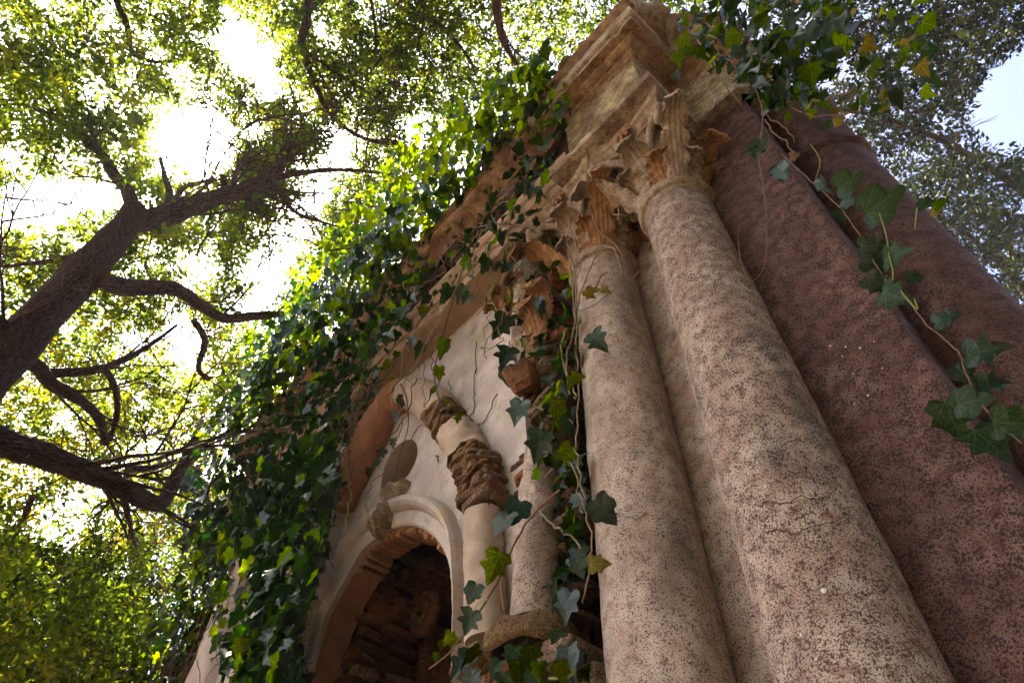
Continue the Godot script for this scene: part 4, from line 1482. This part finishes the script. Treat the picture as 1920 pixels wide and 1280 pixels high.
	limb(t4, "branch", path_at([1500, 240, 1492, 100, 1470, -40], 9.6, 9.0), 0.04, 0.025, tw4, 8)
	limb(t4, "branch", path_at([1400, 100, 1500, 60, 1640, 40, 1780, 30], 9.4, 9.6), 0.03, 0.012, tw4, 12)
	var tn4 := part(t4, "twigs", tw4.mesh(), M.bark)
	tn4.set_meta("kind", "stuff")
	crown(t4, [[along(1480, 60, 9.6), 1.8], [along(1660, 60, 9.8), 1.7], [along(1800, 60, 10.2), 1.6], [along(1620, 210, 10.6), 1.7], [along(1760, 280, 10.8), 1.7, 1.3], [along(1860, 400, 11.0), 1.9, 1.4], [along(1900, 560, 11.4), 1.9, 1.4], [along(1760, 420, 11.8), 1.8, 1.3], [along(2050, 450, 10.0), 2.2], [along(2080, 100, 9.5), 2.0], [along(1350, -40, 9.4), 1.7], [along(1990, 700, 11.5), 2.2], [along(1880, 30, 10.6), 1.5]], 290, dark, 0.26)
	# 5: sunlit undergrowth at the lower left
	var t5 := thing("shrub", "sunlit yellow green shrub at the lower left in front of the rubble wall", "shrub", Vector3(-5.9, 0, -0.25))
	var st := MB.new()
	for i in 6:
		var p := PackedVector3Array([Vector3(-5.9 + rf(-0.3, 0.3), -0.05, -0.25 + rf(-0.2, 0.2))])
		for j in 4:
			p.append(p[j] + Vector3(rf(-0.2, 0.2), rf(0.35, 0.6), rf(-0.12, 0.12)))
		tube(st, p, 0.025, 0.008, 6)
	part(t5, "stem", st.mesh(), M.bark)
	crown(t5, [[along(10, 1190, 6.6), 0.9], [along(110, 1285, 6.5), 0.7], [along(-120, 1240, 6.4), 1.2], [along(40, 1300, 6.3), 0.9]], 700, green, 0.22)
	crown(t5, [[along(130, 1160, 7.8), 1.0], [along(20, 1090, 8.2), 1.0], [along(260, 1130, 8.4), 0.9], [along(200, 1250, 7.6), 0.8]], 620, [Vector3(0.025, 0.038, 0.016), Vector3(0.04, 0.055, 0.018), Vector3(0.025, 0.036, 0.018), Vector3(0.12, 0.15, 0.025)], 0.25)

# ---------------------------------------------------------------- ivy
func stem(parent: Node3D, px: Array, z0: float, z1: float, r: float, mat: Material, wild := 0.0) -> PackedVector3Array:
	var p := PackedVector3Array()
	var n := px.size() / 2
	for i in n:
		p.append(on_z(px[i * 2], px[i * 2 + 1], lerpf(z0, z1, float(i) / (n - 1))))
	var s := spline(p, 6)
	if wild > 0:
		for i in s.size():
			s[i] += Vector3(wob.get_noise_3dv(s[i] * 20.0), wob.get_noise_3dv(s[i] * 20.0 + Vector3(9, 0, 0)), wob.get_noise_3dv(s[i] * 16.0 + Vector3(0, 9, 0))) * wild
	var b := MB.new()
	tube(b, s, r, r * 0.7, 6)
	part(parent, "stem", b.mesh(), mat)
	return s

# explicit leaves: u, v, size in metres, look, [turn of the tip]
func leaves(parent: Node3D, list: Array, z: float, spread := 0.05) -> void:
	for l: Array in list:
		var p := on_z(l[0], l[1], z + rf(-spread, spread))
		var tip := Vector3(-0.3, -1, 0.1)
		if l.size() > 4:
			tip = Vector3(sin(l[4] as float), -cos(l[4] as float), 0.1)
		var toward := (EYE - p).normalized()
		var nrm := (toward + Vector3(rf(-0.5, 0.4), rf(0.0, 0.8), rf(-0.1, 0.5))).normalized()
		var size: float = l[2] * 0.9
		# centre the blade on the point
		ivy_leaf(parent, p - tip.normalized() * size * 0.45, size, l[3], rng.randi() % 5, nrm, tip)

func wild_leaf(p: Vector3, size: float, kinds: Array) -> Array:
	var n := Vector3(rf(-1.1, 0.4), rf(-0.2, 1.0), rf(0.1, 1.1))
	var t := Vector3(rf(-0.8, 0.6), rf(-1.3, -0.5), rf(-0.1, 0.6))
	return [leaf_at(p, n, t, size), size, kinds[rng.randi() % kinds.size()], rng.randi() % 5]

func build_ivy() -> void:
	# the curtain over the cornice and the left half of the arch
	var c := thing("ivy_curtain", "dense dark green ivy curtain hanging from the cornice over the left side of the arch", "ivy", on_z(560, 900, -1.05))
	var whole := poly2([1005, 150, 1060, 105, 1080, 190, 1045, 300, 1010, 420, 965, 490, 905, 505, 800, 590, 735, 670, 700, 750, 650, 850, 632, 960, 605, 1090, 562, 1180, 580, 1290, 440, 1290, 400, 1180, 410, 1080, 340, 1015, 385, 850, 400, 730, 470, 640, 560, 530, 660, 415, 745, 310, 800, 250, 900, 185])
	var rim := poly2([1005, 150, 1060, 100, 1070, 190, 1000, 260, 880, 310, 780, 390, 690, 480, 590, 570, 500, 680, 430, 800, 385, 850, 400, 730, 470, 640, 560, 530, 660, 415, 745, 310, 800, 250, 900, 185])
	var thick := poly2([660, 410, 780, 400, 800, 520, 740, 610, 660, 740, 625, 800, 650, 880, 620, 960, 600, 1090, 556, 1180, 575, 1290, 440, 1290, 400, 1180, 420, 1080, 340, 1015, 385, 850, 400, 730, 470, 640, 560, 530])
	var bare := poly2([446, 1040, 486, 1080, 440, 1290, 372, 1290, 420, 1120])
	var spots := []
	var tries := 0
	while spots.size() < 6400 and tries < 70000:
		tries += 1
		var q := Vector2(rf(330, 1090), rf(90, 1290))
		if not inside(whole, q):
			continue
		if inside(bare, q) and rng.randf() < 0.85:
			continue
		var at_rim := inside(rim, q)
		var full := inside(thick, q)
		if not at_rim and not full and rng.randf() > 0.4:
			continue
		var deep := pow(rng.randf(), 1.3) * (0.34 if full or at_rim else 0.2)
		var p := on_z(q.x, q.y, -1.14 + deep)
		if p.y > 4.9: p.z += 0.12
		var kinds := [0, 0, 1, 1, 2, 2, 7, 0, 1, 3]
		if at_rim: kinds = [3, 4, 4, 1, 3, 4, 3, 0] if q.x > 560 else [3, 1, 0, 3, 4, 1]  # young lime leaves; the rim's sunlit look is partly put into their colour
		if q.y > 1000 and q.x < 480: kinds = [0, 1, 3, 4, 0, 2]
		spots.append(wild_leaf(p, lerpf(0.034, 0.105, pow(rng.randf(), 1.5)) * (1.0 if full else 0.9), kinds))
	# growth on the top edge of the cornice, reaching up into the sun; lime kinds carry part of that light in their colour
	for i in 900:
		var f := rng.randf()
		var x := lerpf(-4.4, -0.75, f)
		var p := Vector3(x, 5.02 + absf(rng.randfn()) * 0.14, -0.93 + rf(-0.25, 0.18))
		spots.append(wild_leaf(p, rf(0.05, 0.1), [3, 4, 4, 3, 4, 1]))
	ivy_mass(c, spots, 290)
	for i in 60:
		var u := rf(430, 1010)
		var v := lerpf(1000, 160, (u - 330) / 700.0) + rf(-40, 260)
		var q := [u, v]
		var n := rng.randi_range(4, 7)
		for j in n:
			u += rf(-38, 16)
			v += rf(14, 48)
			q.append_array([u, v])
		stem(c, q, -1.0 + rf(-0.08, 0.1), -1.0 + rf(-0.08, 0.1), rf(0.0014, 0.0034), [M.stem, M.stem_green, M.stem_dark, M.stem][rng.randi() % 4], 0.02)
	stem(c, [830, 480, 860, 445, 900, 425, 950, 420, 985, 428], -0.98, -1.02, 0.006, M.stem)
	# thin dangling shoots with young leaves before the architrave
	var d := thing("ivy_shoot", "thin ivy shoot with bright yellow green young leaves dangling before the architrave", "ivy", on_z(800, 560, -0.95), "dangling ivy shoots")
	stem(d, [905, 430, 868, 512, 838, 575, 800, 640, 775, 690, 733, 727], -0.98, -0.95, 0.0035, M.stem_pale)
	leaves(d, [[798, 512, 0.105, 4, -0.35], [757, 562, 0.09, 4, -0.7], [793, 582, 0.07, 4, -0.4], [790, 556, 0.05, 4, 0.2], [725, 685, 0.06, 4, -0.9], [733, 708, 0.03, 4], [690, 462, 0.07, 4, -1.0], [705, 475, 0.055, 4, -0.6], [742, 664, 0.045, 3], [740, 630, 0.07, 3, -0.8]], -0.95, 0.02)
	var d2 := thing("ivy_shoot", "ivy shoot hanging straight down the pale wall with a few mid green leaves", "ivy", on_z(835, 660, -1.02), "dangling ivy shoots")
	stem(d2, [890, 430, 862, 520, 838, 600, 822, 660, 814, 700, 822, 745, 842, 780], -0.98, -1.08, 0.004, M.stem_dark)
	leaves(d2, [[832, 645, 0.1, 3, 0.1], [838, 548, 0.1, 1, -0.5], [862, 550, 0.1, 1, -0.9], [820, 697, 0.07, 4, -0.3], [812, 735, 0.05, 4, -0.7], [838, 754, 0.03, 4], [858, 783, 0.04, 3], [786, 655, 0.09, 1, -0.5], [770, 640, 0.08, 7], [875, 560, 0.07, 7, -1.2]], -1.0, 0.03)
	for i in 3:
		var s := [[750, 720, 762, 745, 765, 800, 750, 850, 738, 900], [600, 850, 640, 760, 660, 700, 680, 660], [640, 770, 690, 735, 735, 690, 750, 640]][i] as Array
		stem(d2, s, -1.05, -1.08, 0.003, M.stem_dark)
	leaves(d2, [[752, 752, 0.07, 0, -0.4], [740, 780, 0.06, 2], [735, 830, 0.05, 1], [705, 870, 0.06, 1, -0.6], [715, 850, 0.06, 0, -1.0], [690, 885, 0.05, 0]], -1.08, 0.02)
	# old dead rootlets clinging to the pale wall
	var rt := thing("dead_rootlets", "thin black dead climbing roots on the pale plaster right of the roll moulding", "roots", on_z(888, 740, -1.19))
	for s: Array in [[893, 690, 889, 720, 890, 752, 880, 790, 884, 800, 898, 792], [930, 738, 920, 770, 906, 790, 893, 798], [955, 640, 953, 655, 954, 668], [840, 715, 846, 730], [893, 640, 892, 700], [795, 790, 775, 812, 770, 826], [760, 765, 778, 772, 800, 786], [818, 850, 822, 862, 820, 868]]:
		stem(rt, s, -1.194, -1.194, 0.0026, M.stem_dark, 0.012)
	# the ivy climbing the torn jamb beside the second column
	var j := thing("ivy_vine", "tall ivy growing up the torn jamb between the arch and the second column", "ivy", on_z(1040, 900, -1.15))
	var strip := poly2([960, 440, 1060, 430, 1085, 560, 1092, 700, 1088, 800, 1098, 900, 1105, 1010, 1090, 1130, 1110, 1250, 1040, 1290, 1030, 1150, 1040, 1010, 1000, 930, 1002, 820, 1010, 740, 975, 640, 940, 560])
	var js := []
	while js.size() < 320:
		var q := Vector2(rf(930, 1115), rf(430, 1290))
		if not inside(strip, q) or (q.y > 980 and rng.randf() < 0.45):
			continue
		js.append(wild_leaf(on_z(q.x, q.y, rf(-1.27, -1.1)), rf(0.035, 0.072), [0, 0, 1, 2, 2, 7, 1, 3] if rng.randf() < 0.88 else [4, 3]))
	ivy_mass(j, js, 296)
	for s: Array in [[1040, 330, 1058, 400, 1066, 470, 1074, 540, 1082, 640, 1085, 760, 1080, 830, 1092, 920, 1105, 1000, 1098, 1080, 1095, 1130], [1048, 340, 1062, 420, 1076, 520, 1078, 600, 1062, 680, 1068, 740], [1062, 620, 1052, 660, 1070, 720, 1082, 750], [1020, 900, 1060, 860, 1080, 900, 1095, 960], [1010, 950, 1040, 985, 1075, 1010, 1090, 1030], [1000, 760, 1040, 780, 1075, 790]]:
		stem(j, s, -1.12, -1.1, rf(0.0025, 0.0042), [M.stem, M.stem_pale, M.stem_green][rng.randi() % 3], 0.015)
	leaves(j, [[1116, 634, 0.095, 1, 0.3], [1125, 950, 0.085, 2, 0.5], [1078, 716, 0.07, 4, -0.8], [1040, 770, 0.1, 4, -0.5], [1058, 848, 0.085, 4, 0.6], [940, 610, 0.12, 0, -0.5], [948, 668, 0.1, 0, -0.4], [970, 770, 0.1, 7, -0.5], [945, 700, 0.09, 0, -0.3], [1062, 1135, 0.08, 2, -0.4], [1010, 830, 0.11, 7, -0.2], [945, 985, 0.09, 0, -0.5], [968, 960, 0.09, 7, -0.4], [1110, 545, 0.045, 5], [1132, 540, 0.05, 5, 0.7], [1098, 550, 0.05, 5, 0.0], [1068, 1238, 0.085, 2, 0.2], [1085, 1060, 0.05, 7, 0.3]], -1.06, 0.03)
	leaves(j, [[1118, 1054, 0.055, 5, 1.4]], -1.05, 0.0)
	# bare runners over the neck of the second column
	var rn := thing("ivy_runner", "bare brown ivy runner looping over the neck of the second column", "ivy", on_z(1120, 530, -1.1))
	stem(rn, [1078, 585, 1090, 545, 1108, 500, 1128, 468, 1145, 463, 1158, 478, 1166, 510, 1164, 525, 1148, 545, 1115, 570, 1082, 584], -1.09, -1.09, 0.003, M.stem_pale, 0.006)
	stem(rn, [1164, 525, 1185, 520, 1205, 505, 1222, 495], -1.09, -1.13, 0.0035, M.stem, 0.006)
	stem(rn, [1108, 390, 1118, 420, 1130, 440, 1150, 455, 1170, 480], -1.08, -1.1, 0.004, M.stem, 0.006)
	stem(rn, [1072, 405, 1070, 430, 1085, 470, 1088, 510], -1.08, -1.1, 0.003, M.stem_pale, 0.006)
	stem(rn, [1115, 545, 1126, 520, 1140, 510], -1.09, -1.1, 0.003, M.stem, 0.006)
	# the shoot swinging out in front of the door
	var f := thing("ivy_shoot", "long bare ivy shoot arching in front of the door with one large bright leaf", "ivy", on_z(930, 1090, -1.0), "dangling ivy shoots")
	stem(f, [1050, 920, 1010, 952, 975, 1000, 940, 1075, 905, 1135, 872, 1185, 840, 1225, 805, 1253], -1.08, -0.98, 0.0036, M.stem, 0.004)
	leaves(f, [[926, 1062, 0.095, 4, -0.6], [886, 1112, 0.06, 7, -0.5], [878, 1165, 0.07, 7, -0.6], [840, 1198, 0.05, 4, 0.9], [826, 1208, 0.03, 3, 0.0], [818, 1232, 0.03, 3, 0.2]], -0.99, 0.015)
	stem(f, [940, 1092, 942, 1120, 946, 1145], -1.0, -1.0, 0.004, M.stem)
	stem(f, [896, 1108, 910, 1122, 920, 1126], -1.0, -1.0, 0.002, M.stem_green)
	# fresh leaves at the foot of the colonettes
	var g := thing("ivy_clump", "fresh green star shaped ivy leaves below the slab of the colonettes", "ivy", on_z(980, 1250, -1.05))
	leaves(g, [[998, 1232, 0.07, 3, 0.1], [962, 1232, 0.06, 1, -0.2], [972, 1262, 0.07, 3, 0.1], [1012, 1258, 0.05, 3, 0.2], [930, 1258, 0.06, 1, -0.4], [945, 1280, 0.06, 1, 0.2], [1052, 1258, 0.05, 4, 0.2], [870, 1250, 0.085, 0, -0.7], [885, 1235, 0.07, 3, -1.0], [1000, 1276, 0.05, 1, 0.2], [880, 1275, 0.06, 2, -0.3]], -1.02, 0.03)
	stem(g, [1030, 1272, 1060, 1270, 1074, 1262, 1072, 1252], -1.04, -1.04, 0.004, M.stem_green)
	# the clump that hangs over the cornice at the right
	var h := thing("ivy_clump", "loose ivy with tangled bare stems hanging over the right end of the cornice", "ivy", on_z(1400, 120, -1.1))
	var hp := poly2([1240, -10, 1560, -20, 1600, 60, 1530, 190, 1440, 210, 1380, 150, 1330, 120, 1290, 60])
	var hs := []
	while hs.size() < 330:
		var q := Vector2(rf(1230, 1610), rf(-20, 220))
		if not inside(hp, q):
			continue
		hs.append(wild_leaf(on_z(q.x, q.y, rf(-1.3, -0.95)), rf(0.04, 0.08), [0, 1, 0, 3, 1, 2, 4]))
	while hs.size() < 450:
		var q := Vector2(rf(1480, 1760), rf(-10, 290))
		if q.y > 250 - absf(q.x - 1560) * 0.5:
			continue
		hs.append(wild_leaf(on_z(q.x, q.y, rf(-1.5, -1.2)), rf(0.03, 0.065), [0, 1, 3, 3, 4, 1, 5]))
	ivy_mass(h, hs, 240)
	leaves(h, [[1280, 70, 0.08, 4, 0.2], [1278, 35, 0.07, 4, -0.4], [1272, 100, 0.075, 4, 0.1], [1265, 140, 0.05, 1, -0.2], [1312, 92, 0.06, 3, 0.3], [1378, 68, 0.07, 4, -0.6], [1440, 92, 0.06, 3], [1350, 50, 0.06, 4], [1695, 78, 0.03, 5, 0.3], [1572, 228, 0.03, 5, 0.8], [1290, 95, 0.06, 3, 0.2], [1405, 285, 0.05, 7, 0.0], [1420, 275, 0.06, 0, -0.6], [1462, 318, 0.055, 7, -0.1]], -1.0, 0.03)
	for s: Array in [[1290, 60, 1340, 70, 1395, 90, 1420, 120, 1440, 170, 1480, 190], [1330, 95, 1370, 115, 1410, 160, 1430, 215, 1425, 290], [1310, 75, 1350, 130, 1390, 150, 1450, 140, 1500, 150], [1435, 215, 1462, 235, 1485, 250, 1490, 268], [1400, 140, 1450, 185, 1530, 190, 1600, 170], [1470, 190, 1520, 215, 1580, 215, 1610, 205], [1432, 222, 1445, 246, 1472, 262, 1486, 290], [1260, 30, 1300, 90, 1360, 160, 1390, 200], [1340, 60, 1380, 62, 1400, 80, 1390, 95]]:
		stem(h, s, -1.08, -1.12, rf(0.002, 0.0045), [M.stem, M.stem_pale, M.stem][rng.randi() % 3], 0.01)
	# one reddish runner that hangs before the pier
	var o := thing("ivy_runner", "long reddish bare runner hanging in a hook before the brown pier", "ivy", on_z(1430, 420, -1.24))
	stem(o, [1422, 295, 1432, 350, 1438, 410, 1437, 470, 1428, 510, 1408, 528, 1394, 500, 1384, 455, 1388, 420], -1.26, -1.24, 0.0022, M.stem, 0.004)
	# the vine creeping down the edge of the pier
	var v := thing("ivy_vine", "sparse ivy with large veined leaves trailing down the right edge of the pier", "ivy", on_z(1700, 560, -1.25))
	stem(v, [1470, 290, 1500, 320, 1540, 355, 1580, 395, 1620, 450, 1650, 510, 1700, 560, 1740, 610, 1790, 650, 1810, 690, 1830, 740, 1870, 790, 1915, 830], -1.25, -1.22, 0.0022, M.stem, 0.005)
	leaves(v, [[1464, 320, 0.075, 7, -0.1], [1536, 345, 0.065, 2, -0.3], [1592, 340, 0.085, 1, 1.2], [1655, 378, 0.119, 1, 1.3], [1634, 458, 0.07, 0, 0.9], [1686, 480, 0.08, 1, 1.1], [1630, 498, 0.07, 2, 0.0], [1640, 526, 0.065, 0, 0.3], [1678, 555, 0.089, 1, 0.4], [1775, 595, 0.055, 0, 1.4], [1716, 517, 0.04, 0, 1.2], [1784, 778, 0.085, 1, -0.1], [1824, 752, 0.07, 1, 1.1], [1858, 828, 0.093, 1, 0.3], [1848, 655, 0.08, 0, 1.2], [1806, 695, 0.05, 2, 0.2], [1862, 712, 0.06, 0, 1.3], [1902, 792, 0.081, 1, 0.9], [1575, 400, 0.05, 0, 0.2], [1590, 375, 0.05, 0, 0.4]], -1.22, 0.02)
	for s: Array in [[1650, 400, 1662, 440, 1668, 480], [1668, 480, 1675, 510, 1672, 540], [1520, 270, 1538, 300, 1530, 335], [1690, 545, 1720, 580, 1715, 560], [1720, 390, 1716, 430]]:
		stem(v, s, -1.23, -1.23, 0.002, M.stem_green)
	leaves(v, [[1740, 378, 0.055, 1, 1.4], [1765, 380, 0.04, 3, 1.5], [1755, 395, 0.03, 5, 1.2], [1488, 292, 0.04, 6, 0.8]], -1.3, 0.02)
	# ivy on the rubble wall
	var w := thing("ivy_curtain", "ragged sunlit ivy on the rubble wall at the lower left", "ivy", Vector3(-5.2, 2.5, -1.3))
	var ws := []
	while ws.size() < 1700:
		var x := rf(-6.4, -4.3)
		var y := rf(1.8, 4.9)
		var edge := 4.5 + (x + 4.35) * 0.7
		if y > edge + 0.15 or rng.randf() > (0.9 if y > edge - 0.45 or x < -5.3 else 0.16):
			continue
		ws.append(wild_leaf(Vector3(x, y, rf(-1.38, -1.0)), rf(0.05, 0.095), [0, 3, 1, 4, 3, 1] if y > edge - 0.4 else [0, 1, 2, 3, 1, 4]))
	ivy_mass(w, ws, 160)
	for i in 26:
		var x := rf(-6.2, -4.4)
		var p := PackedVector3Array([Vector3(x, 4.6 + (x + 4.35) * 0.7, -1.2)])
		for k in 7:
			p.append(p[k] + Vector3(rf(-0.12, 0.12), rf(-0.4, -0.2), rf(-0.04, 0.04)))
		var b := MB.new()
		tube(b, p, 0.005, 0.003, 5)
		part(w, "stem", b.mesh(), M.stem)

# ---------------------------------------------------------------- sky
func sky_picture(sun: Vector3) -> ImageTexture:
	var w := 768
	var h := 384
	var im := Image.create_empty(w, h, false, Image.FORMAT_RGBF)
	var cl := FastNoiseLite.new()
	cl.seed = 5
	cl.noise_type = FastNoiseLite.TYPE_SIMPLEX_SMOOTH
	cl.frequency = 1.0
	cl.fractal_octaves = 5
	for y in h:
		var el := PI / 2 - PI * (y + 0.5) / h
		for x in w:
			var az := TAU * (x + 0.5) / w
			var d := Vector3(sin(az) * cos(el), sin(el), -cos(az) * cos(el))
			var up := maxf(d.y, 0.0)
			var c := Vector3(0.13, 0.19, 0.30).lerp(Vector3(0.002, 0.014, 0.085), pow(up, 0.28))
			var ang := rad_to_deg(acos(clampf(d.dot(sun), -1, 1)))
			var s := d / maxf(d.y + 0.25, 0.2)
			var n := cl.get_noise_3d(s.x * 1.7, s.z * 1.7, 0.0) * 0.5 + 0.5
			n -= 0.13 * exp(-pow(wrapf(rad_to_deg(az) - 30.0, -180, 180) / 38.0, 2.0))
			var k := smoothstep(0.53, 0.72, n) * 0.9
			# one brighter bank of cloud low behind the right end of the portico
			k = maxf(k, smoothstep(0.25, 0.6, n + 0.42 - absf(wrapf(rad_to_deg(az) - 18.5, -180, 180)) / 7.0 - absf(rad_to_deg(el) - 48.5) / 7.0) * 0.8)
			c = c.lerp(Vector3(0.86, 0.84, 0.8), k)
			var glow := 5.0 * exp(-pow(ang / 4.0, 2.0)) + 1.5 * exp(-ang / 10.0) + 0.5 * exp(-ang / 27.0)
			c += Vector3(1.0, 0.97, 0.92) * glow
			im.set_pixel(x, y, Color(c.x, c.y, c.z))
	return ImageTexture.create_from_image(im)

func _ready() -> void:
	# ---- camera, sky, sun, exposure
	var cam := Camera3D.new()
	cam.name = "camera"
	cam.keep_aspect = Camera3D.KEEP_HEIGHT
	cam.fov = 54.93
	cam.near = 0.05
	cam.far = 600.0
	cam.transform = Transform3D(Basis(CR, -CD, -CF).orthonormalized(), EYE)
	add_child(cam)
	cam.current = true
	var sun_dir := Vector3(-0.553, 0.8272, 0.0994).normalized()
	var env := Environment.new()
	env.background_mode = Environment.BG_SKY
	var sky := Sky.new()
	var pan := PanoramaSkyMaterial.new()
	pan.panorama = sky_picture(sun_dir)
	sky.sky_material = pan
	env.sky = sky
	env.background_energy_multiplier = 1.0
	env.tonemap_mode = Environment.TONE_MAPPER_LINEAR
	env.tonemap_exposure = 11.8
	env.fog_enabled = true
	env.fog_density = 0.0014
	env.fog_light_color = Color(0.95, 0.96, 1.0)
	env.sdfgi_enabled = true
	env.ssao_enabled = true
	env.ssil_enabled = true
	var we := WorldEnvironment.new()
	we.name = "world_environment"
	we.environment = env
	add_child(we)
	var sun := DirectionalLight3D.new()
	sun.name = "sun"
	sun.light_energy = 1.6
	sun.light_angular_distance = 0.5
	sun.light_color = Color(1.0, 0.95, 0.86)
	sun.shadow_enabled = true
	add_child(sun)
	sun.look_at_from_position(sun_dir * 50.0, Vector3.ZERO, Vector3.UP)

	rng.seed = 20240611
	wob.seed = 3
	wob.noise_type = FastNoiseLite.TYPE_SIMPLEX_SMOOTH
	wob.frequency = 1.0
	wob.fractal_octaves = 3
	make_materials()
	make_leaf_meshes()
	for i in 7:
		stone_meshes.append(rough_block(0.09, 0.16))
		brick_meshes.append(rough_block(0.05, 0.1))
	# ---- ground
	var gm := MB.new()
	var rows := []
	for j in 41:
		var row := PackedVector3Array()
		for i in 41:
			var x := signf(i - 20.0) * pow(absf(i - 20.0) / 20.0, 2.2) * 250.0
			var z := signf(j - 20.0) * pow(absf(j - 20.0) / 20.0, 2.2) * 250.0
			row.append(Vector3(x, wob.get_noise_2d(x * 0.3, z * 0.3) * 0.05, z))
		rows.append(row)
	gm.grid(rows)
	var ground := part(self, "ground", gm.mesh(), M.soil)
	ground.set_meta("kind", "structure")
	# ---- structure
	build_portico()
	build_rubble_wall()
	build_trees()
	build_ivy()
